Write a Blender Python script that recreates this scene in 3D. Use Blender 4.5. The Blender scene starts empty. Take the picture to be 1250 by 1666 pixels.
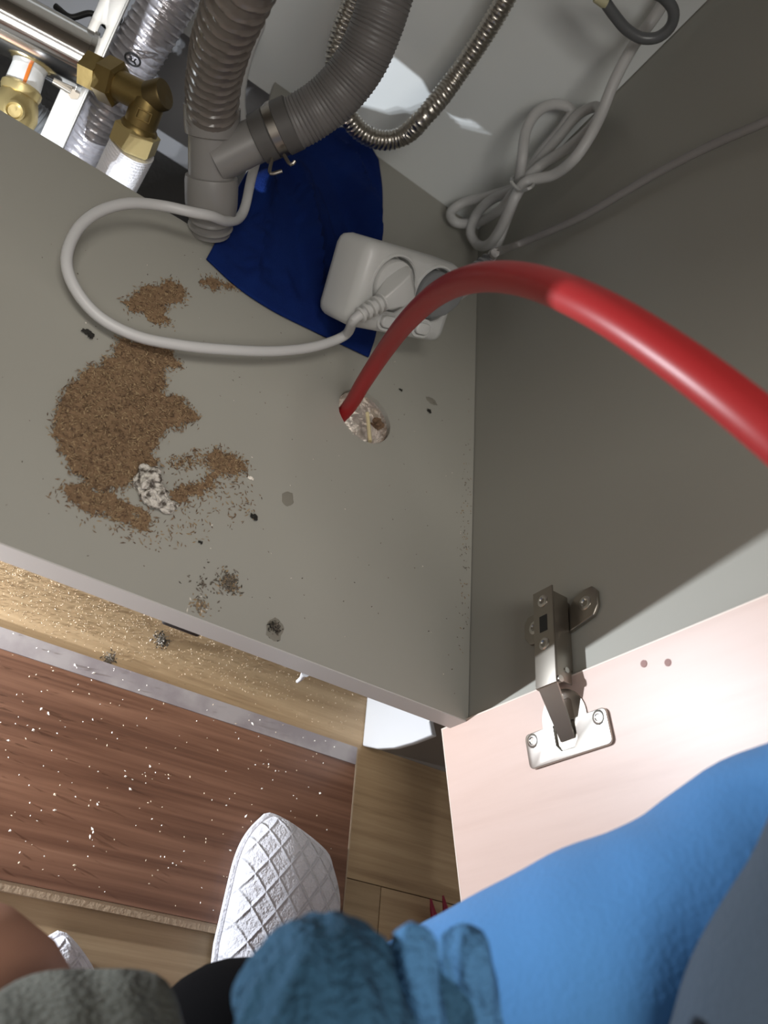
import bpy, bmesh, math, random
from mathutils import Vector, Matrix, noise
from mathutils.geometry import tessellate_polygon
random.seed(7)
S = bpy.context.scene
COL = S.collection

# ------------------------------------------------------------------ camera, world, lights, exposure
cam_d = bpy.data.cameras.new('camera'); cam = bpy.data.objects.new('camera', cam_d); COL.objects.link(cam)
cam_d.sensor_fit = 'HORIZONTAL'; cam_d.sensor_width = 36.0; cam_d.lens = 39.459
cam_d.clip_start = 0.01; cam_d.clip_end = 50
right = Vector((0.80383, 0.07835, 0.58967)); down = Vector((0.39957, -0.80548, -0.43766)); fwd = Vector((0.44068, 0.58742, -0.67878))
R = Matrix((right, -down, -fwd)).transposed()
cam.matrix_world = Matrix.Translation((-0.35507, -0.22547, 0.417)) @ R.to_4x4()
cam_d.dof.use_dof = True; cam_d.dof.focus_distance = 0.57; cam_d.dof.aperture_fstop = 11.0
cam_d.lens = 39.459
S.camera = cam
S.view_settings.view_transform = 'Standard'; S.view_settings.look = 'None'
S.view_settings.exposure = 0.0; S.view_settings.gamma = 1.0; S.view_settings.use_curve_mapping = False

wd = bpy.data.worlds.new('world'); S.world = wd; wd.use_nodes = True
wd.node_tree.nodes['Background'].inputs[0].default_value = (1.0, 0.97, 0.92, 1)
wd.node_tree.nodes['Background'].inputs[1].default_value = 0.31

def area(name, loc, rot, size, power, color):
    d = bpy.data.lights.new(name, 'AREA'); d.shape = 'RECTANGLE'; d.size = size[0]; d.size_y = size[1]; d.energy = power; d.color = color
    o = bpy.data.objects.new(name, d); o.location = loc; o.rotation_euler = rot; COL.objects.link(o); return o
area('ceiling_light', (-0.55, -2.15, 2.1), (math.radians(42), 0, 0), (1.0, 0.7), 21, (1.0, 0.965, 0.90))
area('ceiling_light', (-0.75, -0.75, 2.2), (math.radians(-10), 0, 0), (0.9, 0.6), 26, (1.0, 0.965, 0.90))
# LED work lamp lying on the plinth board, just left of the frame: a row of small emitters
for k in range(3):
    d = bpy.data.lights.new('work_lamp_led', 'SPOT'); d.energy = 6.3; d.color = (0.87, 0.93, 1.0); d.shadow_soft_size = 0.002
    d.spot_size = math.radians(172); d.spot_blend = 1.0
    o = bpy.data.objects.new('work_lamp_led', d); o.location = (-0.549 + (k - 1) * 0.014, -0.0197, -0.125); COL.objects.link(o)
    o.rotation_euler = Vector((0.90, 0.30, 0.14)).to_track_quat('-Z', 'Y').to_euler()

# ------------------------------------------------------------------ materials
def mat(name, color, rough=0.5, metal=0.0, bump=None, vary=None, spec=0.5, trans=0.0, sheen=0.0, coat=0.0):
    """bump=(scale,strength,distance); vary=(scale,color2,lo,hi) noise mix; world-position coordinates"""
    m = bpy.data.materials.new(name); m.use_nodes = True; nt = m.node_tree; b = nt.nodes['Principled BSDF']
    b.inputs['Base Color'].default_value = (*color, 1); b.inputs['Roughness'].default_value = rough; b.inputs['Metallic'].default_value = metal
    b.inputs['Specular IOR Level'].default_value = spec; b.inputs['Transmission Weight'].default_value = trans
    b.inputs['Sheen Weight'].default_value = sheen; b.inputs['Coat Weight'].default_value = coat
    tc = nt.nodes.new('ShaderNodeTexCoord')
    if vary:
        n = nt.nodes.new('ShaderNodeTexNoise'); n.inputs['Scale'].default_value = vary[0]; n.inputs['Detail'].default_value = 6
        nt.links.new(tc.outputs['Object'], n.inputs['Vector'])
        r = nt.nodes.new('ShaderNodeValToRGB'); r.color_ramp.elements[0].position = vary[2]; r.color_ramp.elements[1].position = vary[3]
        r.color_ramp.elements[0].color = (*color, 1); r.color_ramp.elements[1].color = (*vary[1], 1)
        nt.links.new(n.outputs['Fac'], r.inputs['Fac']); nt.links.new(r.outputs['Color'], b.inputs['Base Color'])
    if bump:
        n2 = nt.nodes.new('ShaderNodeTexNoise'); n2.inputs['Scale'].default_value = bump[0]; n2.inputs['Detail'].default_value = 3
        nt.links.new(tc.outputs['Object'], n2.inputs['Vector'])
        bp = nt.nodes.new('ShaderNodeBump'); bp.inputs['Strength'].default_value = bump[1]; bp.inputs['Distance'].default_value = bump[2]
        nt.links.new(n2.outputs['Fac'], bp.inputs['Height']); nt.links.new(bp.outputs['Normal'], b.inputs['Normal'])
    return m

def wood(name, stops, scale=(3, 42, 42), rough=0.45, distort=1.4, rot=0.0, seedv=0.0, fine=0.35, figure=9.0):
    m = bpy.data.materials.new(name); m.use_nodes = True; nt = m.node_tree; b = nt.nodes['Principled BSDF']
    tc = nt.nodes.new('ShaderNodeTexCoord'); mp = nt.nodes.new('ShaderNodeMapping')
    mp.inputs['Scale'].default_value = scale; mp.inputs['Rotation'].default_value = (0, 0, rot); mp.inputs['Location'].default_value = (seedv, seedv * 1.7, seedv)
    nt.links.new(tc.outputs['Object'], mp.inputs['Vector'])
    n = nt.nodes.new('ShaderNodeTexNoise'); n.inputs['Scale'].default_value = 1.0; n.inputs['Detail'].default_value = 5; n.inputs['Distortion'].default_value = distort
    nt.links.new(mp.outputs['Vector'], n.inputs['Vector'])
    w = nt.nodes.new('ShaderNodeTexNoise'); w.inputs['Scale'].default_value = figure; w.inputs['Detail'].default_value = 8; w.inputs['Roughness'].default_value = 0.7
    mp2 = nt.nodes.new('ShaderNodeMapping'); mp2.inputs['Scale'].default_value = (scale[0] * .25, scale[1] * .45, scale[2] * .45); mp2.inputs['Rotation'].default_value = (0, 0, rot)
    nt.links.new(tc.outputs['Object'], mp2.inputs['Vector']); nt.links.new(mp2.outputs['Vector'], w.inputs['Vector'])
    mx = nt.nodes.new('ShaderNodeMix'); mx.data_type = 'FLOAT'; mx.inputs['Factor'].default_value = fine
    nt.links.new(n.outputs['Fac'], mx.inputs['A']); nt.links.new(w.outputs['Fac'], mx.inputs['B'])
    r = nt.nodes.new('ShaderNodeValToRGB'); els = r.color_ramp.elements
    while len(els) < len(stops): els.new(0.5)
    for e, (p, c) in zip(els, stops): e.position = p; e.color = (*c, 1)
    nt.links.new(mx.outputs['Result'], r.inputs['Fac']); nt.links.new(r.outputs['Color'], b.inputs['Base Color'])
    b.inputs['Roughness'].default_value = rough
    bp = nt.nodes.new('ShaderNodeBump'); bp.inputs['Strength'].default_value = 0.15; bp.inputs['Distance'].default_value = 0.0006
    nt.links.new(mx.outputs['Result'], bp.inputs['Height']); nt.links.new(bp.outputs['Normal'], b.inputs['Normal'])
    return m

def rib_mat(name, color, rough, scale, strength, axis='X', sheen=0.3, color2=None):
    """knitted / terry cloth: wave ribs and fibre noise in the relief only"""
    m = mat(name, color, rough, sheen=sheen, spec=0.2); nt = m.node_tree; b = nt.nodes['Principled BSDF']
    tc = nt.nodes.new('ShaderNodeTexCoord'); wv = nt.nodes.new('ShaderNodeTexWave'); wv.bands_direction = axis
    wv.inputs['Scale'].default_value = scale; wv.inputs['Distortion'].default_value = 1.5; wv.inputs['Detail'].default_value = 2
    nt.links.new(tc.outputs['Object'], wv.inputs['Vector'])
    n = nt.nodes.new('ShaderNodeTexNoise'); n.inputs['Scale'].default_value = 420; nt.links.new(tc.outputs['Object'], n.inputs['Vector'])
    ad = nt.nodes.new('ShaderNodeMath'); ad.operation = 'ADD'
    nt.links.new(wv.outputs['Fac'], ad.inputs[0]); nt.links.new(n.outputs['Fac'], ad.inputs[1])
    bp = nt.nodes.new('ShaderNodeBump'); bp.inputs['Strength'].default_value = strength; bp.inputs['Distance'].default_value = 0.003
    nt.links.new(ad.outputs[0], bp.inputs['Height']); nt.links.new(bp.outputs['Normal'], b.inputs['Normal'])
    return m

def terry_mat(name, color):
    """white towelling with an embossed lattice of diamonds and small rings (relief only)"""
    m = mat(name, color, 0.9, sheen=0.4, spec=0.1); nt = m.node_tree; b = nt.nodes['Principled BSDF']
    tc = nt.nodes.new('ShaderNodeTexCoord'); hs = []
    for a in (38, -38):
        mp = nt.nodes.new('ShaderNodeMapping'); mp.inputs['Rotation'].default_value = (0, 0, math.radians(a)); mp.inputs['Scale'].default_value = (1, 1, 0)
        nt.links.new(tc.outputs['Object'], mp.inputs['Vector'])
        wv = nt.nodes.new('ShaderNodeTexWave'); wv.wave_profile = 'SIN'; wv.inputs['Scale'].default_value = 24.0; wv.inputs['Distortion'].default_value = 0.2
        nt.links.new(mp.outputs['Vector'], wv.inputs['Vector'])
        p = nt.nodes.new('ShaderNodeMath'); p.operation = 'POWER'; p.inputs[1].default_value = 16
        nt.links.new(wv.outputs['Fac'], p.inputs[0]); hs.append(p)
    vo = nt.nodes.new('ShaderNodeTexVoronoi'); vo.feature = 'F1'; vo.inputs['Scale'].default_value = 95
    nt.links.new(tc.outputs['Object'], vo.inputs['Vector'])
    mxm = nt.nodes.new('ShaderNodeMath'); mxm.operation = 'MAXIMUM'; nt.links.new(hs[0].outputs[0], mxm.inputs[0]); nt.links.new(hs[1].outputs[0], mxm.inputs[1])
    sc = nt.nodes.new('ShaderNodeMath'); sc.operation = 'MULTIPLY'; sc.inputs[1].default_value = -0.55; nt.links.new(vo.outputs['Distance'], sc.inputs[0])
    n = nt.nodes.new('ShaderNodeTexNoise'); n.inputs['Scale'].default_value = 500; nt.links.new(tc.outputs['Object'], n.inputs['Vector'])
    a1 = nt.nodes.new('ShaderNodeMath'); a1.operation = 'ADD'; nt.links.new(mxm.outputs[0], a1.inputs[0]); nt.links.new(sc.outputs[0], a1.inputs[1])
    a2 = nt.nodes.new('ShaderNodeMath'); a2.operation = 'MULTIPLY_ADD'; a2.inputs[1].default_value = 0.8; nt.links.new(n.outputs['Fac'], a2.inputs[0]); nt.links.new(a1.outputs[0], a2.inputs[2])
    bp = nt.nodes.new('ShaderNodeBump'); bp.inputs['Strength'].default_value = 0.8; bp.inputs['Distance'].default_value = 0.0022
    nt.links.new(a2.outputs[0], bp.inputs['Height']); nt.links.new(bp.outputs['Normal'], b.inputs['Normal'])
    return m

MT = dict(
    panel=mat('laminate_grey', (0.375, 0.365, 0.325), 0.42, vary=(3.5, (0.35, 0.338, 0.298), 0.35, 0.7), bump=(900, 0.06, 0.0003)),
    back=mat('back_board_white', (0.76, 0.785, 0.78), 0.6),
    band=mat('edge_band_white', (0.56, 0.54, 0.52), 0.4),
    plaster=mat('wall_plaster', (0.30, 0.30, 0.31), 0.9, bump=(60, 0.3, 0.002)),
    screed=mat('screed', (0.09, 0.085, 0.08), 0.95, bump=(120, 0.4, 0.002)),
    stone=mat('counter_stone', (0.35, 0.34, 0.32), 0.4),
    white_gloss=mat('white_front', (0.60, 0.60, 0.61), 0.35),
    plinth_grey=mat('plinth_grey', (0.20, 0.18, 0.165), 0.5),
    beech=wood('beech_door', [(0.25, (0.54, 0.385, 0.325)), (0.5, (0.61, 0.45, 0.385)), (0.75, (0.65, 0.49, 0.43))], scale=(36, 36, 3), rough=0.4, fine=0.25),
    stain=mat('stain', (0.225, 0.21, 0.175), 0.55),
    old_hole=mat('filled_hole', (0.36, 0.22, 0.20), 0.8),
    door_edge=mat('door_edge', (0.72, 0.60, 0.52), 0.4),
    oak=wood('oak_floor', [(0.28, (0.246, 0.152, 0.080)), (0.45, (0.435, 0.297, 0.167)), (0.62, (0.551, 0.392, 0.232)), (0.8, (0.478, 0.326, 0.181))], scale=(3.2, 62, 62), rough=0.45, distort=1.0, fine=0.5, figure=7.0),
    oak2=wood('oak_floor_b', [(0.28, (0.217, 0.138, 0.075)), (0.45, (0.384, 0.268, 0.152)), (0.62, (0.500, 0.362, 0.217)), (0.8, (0.420, 0.297, 0.167))], scale=(3.0, 55, 55), rough=0.45, seedv=4.0, distort=1.0, fine=0.5, figure=7.0),
    walnut=wood('walnut_board', [(0.30, (0.068, 0.027, 0.015)), (0.45, (0.158, 0.071, 0.041)), (0.58, (0.240, 0.117, 0.071)), (0.75, (0.345, 0.188, 0.120))], scale=(2.4, 62, 62), rough=0.35, distort=1.6, rot=0.02, fine=0.42, figure=6.0),
    board_edge=mat('raw_board_edge', (0.42, 0.31, 0.21), 0.8, bump=(300, 0.5, 0.001)),
    seal=mat('clear_grey_seal', (0.30, 0.26, 0.27), 0.25, vary=(40, (0.40, 0.36, 0.36), 0.4, 0.6)),
    drain=mat('grey_drain_plastic', (0.235, 0.225, 0.215), 0.38),
    ribbed=mat('grey_brown_ribbed', (0.165, 0.145, 0.13), 0.30, coat=0.2),
    finehose=mat('dark_grey_hose', (0.17, 0.162, 0.158), 0.42),
    rubber=mat('dark_rubber', (0.10, 0.095, 0.09), 0.5),
    steel=mat('stainless', (0.55, 0.52, 0.47), 0.28, 1.0),
    chrome=mat('chrome', (0.75, 0.74, 0.72), 0.12, 1.0),
    nickel=mat('nickel', (0.62, 0.60, 0.56), 0.28, 1.0),
    dull_steel=mat('dull_steel', (0.36, 0.33, 0.29), 0.36, 1.0),
    galv=mat('zinc_strip', (0.70, 0.70, 0.69), 0.38, 0.75),
    brass=mat('brass', (0.30, 0.215, 0.08), 0.40, 0.8, vary=(60, (0.20, 0.14, 0.05), 0.4, 0.8), bump=(250, 0.15, 0.0006)),
    brass_dark=mat('brass_dark', (0.16, 0.115, 0.05), 0.45, 0.85, bump=(250, 0.2, 0.0006)),
    brass_pale=mat('brass_pale', (0.68, 0.55, 0.26), 0.35, 0.6, bump=(200, 0.15, 0.0006)),
    foil=mat('silver_foil', (0.62, 0.60, 0.64), 0.30, 0.55, bump=(220, 0.5, 0.0012)),
    white_braid=mat('white_braid', (0.78, 0.78, 0.82), 0.6, bump=(700, 0.6, 0.0012)),
    white_plastic=mat('white_plastic', (0.60, 0.60, 0.585), 0.35),
    white_cord=mat('white_cord', (0.56, 0.555, 0.55), 0.42),
    grey_plastic=mat('grey_plastic', (0.20, 0.205, 0.21), 0.4),
    grey_cord=mat('grey_cord', (0.30, 0.285, 0.28), 0.45),
    dark_tube=mat('dark_tube', (0.12, 0.125, 0.13), 0.3),
    yellow_tip=mat('yellow_tip', (0.55, 0.52, 0.33), 0.5),
    dark=mat('dark_void', (0.02, 0.02, 0.02), 0.8),
    black=mat('black_plastic', (0.015, 0.015, 0.016), 0.5),
    red=mat('red_hose', (0.36, 0.020, 0.022), 0.40),
    rag=mat('blue_rag', (0.0065, 0.022, 0.125), 0.95, spec=0.1, vary=(30, (0.005, 0.016, 0.10), 0.4, 0.7), bump=(900, 0.5, 0.0012)),
    white_cap=mat('white_cap', (0.85, 0.85, 0.83), 0.4),
    orange=mat('orange_mark', (0.85, 0.22, 0.02), 0.5),
    foil_clear=mat('crumpled_film', (0.80, 0.73, 0.66), 0.08, 0.4, bump=(130, 0.9, 0.004), trans=0.5),
    stick=mat('pale_stick', (0.75, 0.64, 0.38), 0.6),
    rawwood=mat('raw_chipboard', (0.16, 0.095, 0.055), 0.9, bump=(400, 0.8, 0.002)),
    plaster_chunk=mat('plaster_chunk', (0.62, 0.58, 0.52), 0.95, vary=(260, (0.09, 0.075, 0.06), 0.46, 0.62), bump=(300, 1.0, 0.003)),
    dust_a=mat('sawdust_a', (0.215, 0.135, 0.075), 0.95), dust_b=mat('sawdust_b', (0.34, 0.24, 0.135), 0.95), dust_c=mat('sawdust_c', (0.11, 0.065, 0.038), 0.95),
    pale_a=mat('shaving_a', (0.50, 0.37, 0.24), 0.9), pale_b=mat('shaving_b', (0.62, 0.50, 0.36), 0.9), crumb=mat('crumb', (0.82, 0.76, 0.68), 0.9),
    soot=mat('black_bit', (0.02, 0.018, 0.015), 0.9), dirt=mat('dirt', (0.10, 0.085, 0.065), 0.95), dirt2=mat('dirt_b', (0.18, 0.15, 0.12), 0.95),
    terry=terry_mat('white_terry', (0.64, 0.63, 0.67)), terry_plain=mat('white_terry_plain', (0.66, 0.65, 0.69), 0.95, sheen=0.3, bump=(420, 0.7, 0.0018)),
    sole=mat('slipper_sole', (0.55, 0.54, 0.55), 0.9, bump=(300, 0.4, 0.001)),
    skin=mat('skin', (0.40, 0.205, 0.135), 0.55, vary=(14, (0.34, 0.17, 0.11), 0.35, 0.7)),
    blue=rib_mat('blue_fleece', (0.075, 0.23, 0.50), 0.95, 4, 0.15, 'X', 0.15),
    blue_knit=rib_mat('blue_knit', (0.075, 0.20, 0.38), 0.95, 30, 1.0, 'Z', 0.0),
    teal=rib_mat('teal_knit', (0.034, 0.095, 0.165), 0.95, 26, 1.0, 'X', 0.0),
    grey_knit=rib_mat('grey_knit', (0.095, 0.097, 0.083), 0.95, 18, 0.8, 'X', 0.0),
    slate=rib_mat('shaded_sleeve_cloth', (0.055, 0.075, 0.10), 0.95, 6, 0.3, 'X', 0.1),  # dark colour standing in for shade under the sleeve
    black_cloth=mat('black_cloth', (0.003, 0.003, 0.0035), 1.0, spec=0.05),
    crimson=mat('crimson_handle', (0.30, 0.012, 0.05), 0.25, coat=0.3),
)

# ------------------------------------------------------------------ helpers
def tag(o, label=None, cat=None, group=None, kind=None):
    if label: o['label'] = label
    if cat: o['category'] = cat
    if group: o['group'] = group
    if kind: o['kind'] = kind
    return o

def thing(name, loc, label, cat, group=None):
    o = bpy.data.objects.new(name, None); o.empty_display_size = 0.02; o.location = loc; COL.objects.link(o)
    return tag(o, label, cat, group)

def wloc(o):
    v = Vector(o.location)
    return v

def build(name, geo, m, parent=None, smooth=True, bevel=0.0, origin=None):
    """geo = (verts, faces[, material indices]) in world coordinates -> one mesh object"""
    verts, faces = geo[0], geo[1]
    if origin is None:
        n = max(1, len(verts)); xs = [v[0] for v in verts]; ys = [v[1] for v in verts]; zs = [v[2] for v in verts]
        origin = Vector(((min(xs) + max(xs)) / 2, (min(ys) + max(ys)) / 2, min(zs)))
    origin = Vector(origin)
    me = bpy.data.meshes.new(name); me.from_pydata([tuple(Vector(v) - origin) for v in verts], [], faces); me.update()
    ms = m if isinstance(m, (list, tuple)) else [m]
    for k in ms: me.materials.append(MT[k])
    if len(geo) > 2:
        for p, i in zip(me.polygons, geo[2]): p.material_index = i
    bm = bmesh.new(); bm.from_mesh(me)
    bmesh.ops.recalc_face_normals(bm, faces=bm.faces)
    if bevel > 0:
        es = [e for e in bm.edges if len(e.link_faces) == 2 and e.calc_face_angle(0) > 0.6]
        bmesh.ops.bevel(bm, geom=es, offset=bevel, segments=3, affect='EDGES', profile=0.5)
    bm.to_mesh(me); bm.free()
    if smooth:
        for p in me.polygons: p.use_smooth = True
        me.set_sharp_from_angle(angle=math.radians(38))
    o = bpy.data.objects.new(name, me); COL.objects.link(o)
    acc = Vector((0, 0, 0)); q = parent
    while q is not None: acc += Vector(q.location); q = q.parent
    o.location = origin - acc
    if parent is not None: o.parent = parent
    return o

def box(c, s, M3=None):
    """box by centre and full size, optionally rotated by 3x3 columns"""
    v = []
    for i in (-.5, .5):
        for j in (-.5, .5):
            for k in (-.5, .5):
                p = Vector((i * s[0], j * s[1], k * s[2]))
                if M3 is not None: p = M3 @ p
                v.append(Vector(c) + p)
    return v, [(0, 1, 3, 2), (4, 6, 7, 5), (0, 4, 5, 1), (2, 3, 7, 6), (0, 2, 6, 4), (1, 5, 7, 3)]

def boxmm(a, b):
    return box(((a[0] + b[0]) / 2, (a[1] + b[1]) / 2, (a[2] + b[2]) / 2), (abs(b[0] - a[0]), abs(b[1] - a[1]), abs(b[2] - a[2])))

def join(*gs):
    V, Fc, I = [], [], []
    has = any(len(g) > 2 for g in gs)
    for g in gs:
        n = len(V); V += list(g[0]); Fc += [tuple(i + n for i in f) for f in g[1]]
        I += list(g[2]) if len(g) > 2 else [0] * len(g[1])
    return (V, Fc, I) if has else (V, Fc)

def prism(poly, h0, h1, O=(0, 0, 0), U=(1, 0, 0), V=(0, 1, 0), holes=()):
    """extrude a planar polygon (with holes): plane axes U,V, thickness along U x V from h0 to h1"""
    O, U, V = Vector(O), Vector(U), Vector(V); N = U.cross(V)
    loops = [list(poly)] + [list(h) for h in holes]
    flat = [p for l in loops for p in l]; n = len(flat)
    tris = tessellate_polygon([[Vector((p[0], p[1], 0)) for p in l] for l in loops])
    vs = [O + U * p[0] + V * p[1] + N * h0 for p in flat] + [O + U * p[0] + V * p[1] + N * h1 for p in flat]
    fs = [tuple(t) for t in tris] + [tuple(i + n for i in reversed(t)) for t in tris]
    s = 0
    for l in loops:
        k = len(l)
        for i in range(k):
            a, b = s + i, s + (i + 1) % k
            fs.append((a, b, b + n, a + n))
        s += k
    return vs, fs

def spline(pts, step):
    """Catmull-Rom through pts, resampled at about equal steps"""
    P = [Vector(p) for p in pts]
    P = [P[0] * 2 - P[1]] + P + [P[-1] * 2 - P[-2]]
    dense = []
    for i in range(1, len(P) - 2):
        p0, p1, p2, p3 = P[i - 1], P[i], P[i + 1], P[i + 2]
        def tj(t, a, b): return t + max(1e-6, (b - a).length) ** 0.5
        t0 = 0.0; t1 = tj(t0, p0, p1); t2 = tj(t1, p1, p2); t3 = tj(t2, p2, p3)
        for k in range(24):
            t = t1 + (t2 - t1) * k / 24
            A1 = p0 * ((t1 - t) / (t1 - t0)) + p1 * ((t - t0) / (t1 - t0)); A2 = p1 * ((t2 - t) / (t2 - t1)) + p2 * ((t - t1) / (t2 - t1)); A3 = p2 * ((t3 - t) / (t3 - t2)) + p3 * ((t - t2) / (t3 - t2))
            B1 = A1 * ((t2 - t) / (t2 - t0)) + A2 * ((t - t0) / (t2 - t0)); B2 = A2 * ((t3 - t) / (t3 - t1)) + A3 * ((t - t1) / (t3 - t1))
            dense.append(B1 * ((t2 - t) / (t2 - t1)) + B2 * ((t - t1) / (t2 - t1)))
    dense.append(P[-2])
    L = [0.0]
    for a, b in zip(dense, dense[1:]): L.append(L[-1] + (b - a).length)
    n = max(2, int(round(L[-1] / step))); out = []; j = 0
    for k in range(n + 1):
        s = L[-1] * k / n
        while j < len(L) - 2 and L[j + 1] < s: j += 1
        t = 0 if L[j + 1] == L[j] else (s - L[j]) / (L[j + 1] - L[j])
        out.append(dense[j].lerp(dense[j + 1], min(1, max(0, t))))
    return out

def tube(pts, rfun, step=0.004, segs=16, caps=True, straight=False, bore=None):
    P = [Vector(p) for p in pts] if straight else spline(pts, step)
    n = len(P); T = []
    for i in range(n):
        d = P[min(i + 1, n - 1)] - P[max(i - 1, 0)]; T.append(d.normalized() if d.length > 1e-9 else (T[-1] if T else Vector((0, 0, 1))))
    a = Vector((0, 0, 1)) if abs(T[0].z) < .9 else Vector((1, 0, 0))
    u = (a - T[0] * a.dot(T[0])).normalized(); V, Fc = [], []; s = 0.0
    tot = sum((P[i + 1] - P[i]).length for i in range(n - 1))
    for i in range(n):
        if i: s += (P[i] - P[i - 1]).length
        u = (u - T[i] * u.dot(T[i])).normalized(); w = T[i].cross(u)
        for k in range(segs):
            th = 2 * math.pi * k / segs
            r = rfun if isinstance(rfun, (int, float)) else rfun(s, tot, th)
            V.append(P[i] + (u * math.cos(th) + w * math.sin(th)) * r)
    for i in range(n - 1):
        for k in range(segs):
            a0 = i * segs + k; a1 = i * segs + (k + 1) % segs
            Fc.append((a0, a1, a1 + segs, a0 + segs))
    if caps:
        Fc.append(tuple(reversed(range(segs)))); Fc.append(tuple(range((n - 1) * segs, n * segs)))
    return V, Fc

def lathe(O, axis, prof, segs=28, ref=None, cap=True):
    """prof = [(distance along axis, radius)]"""
    O = Vector(O); A = Vector(axis).normalized(); r0 = Vector(ref) if ref else (Vector((0, 0, 1)) if abs(A.z) < .9 else Vector((1, 0, 0)))
    u = (r0 - A * r0.dot(A)).normalized(); w = A.cross(u); V, Fc = [], []
    for (d, r) in prof:
        for k in range(segs):
            th = 2 * math.pi * k / segs; V.append(O + A * d + (u * math.cos(th) + w * math.sin(th)) * r)
    for i in range(len(prof) - 1):
        for k in range(segs):
            a0 = i * segs + k; a1 = i * segs + (k + 1) % segs; Fc.append((a0, a1, a1 + segs, a0 + segs))
    if cap:
        Fc.append(tuple(reversed(range(segs)))); Fc.append(tuple(range((len(prof) - 1) * segs, len(prof) * segs)))
    return V, Fc

def circle(cx, cy, r, n=40, j=0.0):
    return [(cx + (r + random.uniform(-j, j)) * math.cos(2 * math.pi * k / n), cy + (r + random.uniform(-j, j)) * math.sin(2 * math.pi * k / n)) for k in range(n)]

def screw(name, O, axis, r, parent, m='nickel'):
    g = lathe(O, axis, [(-.001, r), (.0003, r), (.0008, r * .82), (.0008, r * .55), (-.0006, r * .30), (-.0008, 0)], 12, cap=False)
    o = build(name, g, m, parent)
    A = Vector(axis).normalized(); u = A.orthogonal().normalized(); w = A.cross(u)
    M3 = Matrix((u, w, A)).transposed()
    g2 = join(box(Vector(O) + A * .0006, (r * .95, r * .2, .0006), M3), box(Vector(O) + A * .0006, (r * .2, r * .95, .0006), M3))
    return o

def inside(p, poly):
    c = False; n = len(poly); j = n - 1
    for i in range(n):
        a, b = poly[i], poly[j]
        if (a[1] > p[1]) != (b[1] > p[1]) and p[0] < (b[0] - a[0]) * (p[1] - a[1]) / (b[1] - a[1]) + a[0]: c = not c
        j = i
    return c

def chip(c, L, w, t):
    """one tiny shaving: bent sliver of eight triangles"""
    a = random.uniform(0, 2 * math.pi); tilt = random.uniform(-.6, .6); b = random.uniform(-.5, .5)
    d = Vector((math.cos(a) * math.cos(tilt), math.sin(a) * math.cos(tilt), math.sin(tilt))); s = Vector((-math.sin(a), math.cos(a), 0)); u = d.cross(s)
    c = Vector(c)
    v = [c - d * L / 2, c + s * w / 2 + u * b * L * .3, c - s * w / 2 + u * b * L * .3, c + u * t, c + d * L / 2]
    return v, [(0, 1, 3), (0, 3, 2), (0, 2, 1), (4, 3, 1), (4, 2, 3), (4, 1, 2)]

def scatter(pts_fn, n, Lr, wr, tr, nm):
    V, Fc, I = [], [], []
    for _ in range(n):
        p = pts_fn()
        if p is None: continue
        g = chip(p, random.uniform(*Lr), random.uniform(*wr), random.uniform(*tr)); k = len(V)
        V += g[0]; Fc += [tuple(i + k for i in f) for f in g[1]]; I += [random.choices(range(len(nm)), weights=nm)[0]] * len(g[1])
    return V, Fc, I

def lump(c, r, sq=(1, 1, .7), seed=0, n=14, amp=.45):
    V, Fc = [], []
    for i in range(n + 1):
        ph = math.pi * i / n
        for k in range(2 * n):
            th = math.pi * k / n; d = Vector((math.sin(ph) * math.cos(th), math.sin(ph) * math.sin(th), math.cos(ph)))
            q = 1 + amp * noise.noise(d * 1.7 + Vector((seed, 0, 0))) + amp * .5 * noise.noise(d * 5 + Vector((0, seed, 0)))
            V.append(Vector(c) + Vector((d.x * sq[0], d.y * sq[1], d.z * sq[2])) * r * q)
    for i in range(n):
        for k in range(2 * n):
            a = i * 2 * n + k; b = i * 2 * n + (k + 1) % (2 * n); Fc.append((a, b, b + 2 * n, a + 2 * n))
    return V, Fc

# ------------------------------------------------------------------ the setting
ZF = -0.160                                   # room floor; the cabinet floor panel is z = 0
fl = bpy.data.objects.new('floor', None); fl.location = (0, 0, ZF); COL.objects.link(fl)
tag(fl, 'oak laminate floor of the kitchen, dusted with sawdust', kind='structure')
rows = [(-0.0745, 0.1155), (-0.2645, -0.0745), (-0.4545, -0.2645), (-0.6445, -0.4545), (-0.8345, -0.6445), (-1.0245, -0.8345), (-1.2145, -1.0245)]
joints = [(-1.62, -0.42, 0.78), (-1.15, 0.0507, 1.25), (-1.5, -0.3, 0.9), (-1.2, 0.0, 1.2), (-1.5, -0.3, 0.9), (-1.2, 0.1, 1.3), (-1.5, -0.3, 0.9)]
plank_cache = {}
k = 0
for (y0, y1), js in zip(rows, joints):
    xs = [-2.0] + list(js) + [1.4]
    for a, b in zip(xs, xs[1:]):
        if b - a < 0.02: continue
        g = boxmm((a + .0004, y0 + .0004, ZF - .010), (b - .0004, y1 - .0004, ZF))
        build('plank', g, 'oak' if k % 2 == 0 else 'oak2', fl, smooth=False); k += 1
build('subfloor', boxmm((-2.0, -1.25, ZF - .03), (1.4, 0.62, ZF - .0105)), 'screed', fl, smooth=False)
wb = build('wall_back', boxmm((-2.0, 0.60, ZF - .03), (1.4, 0.66, 2.3)), 'plaster', smooth=False)
tag(wb, 'grey plastered wall behind the sink cabinet', kind='structure')

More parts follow.
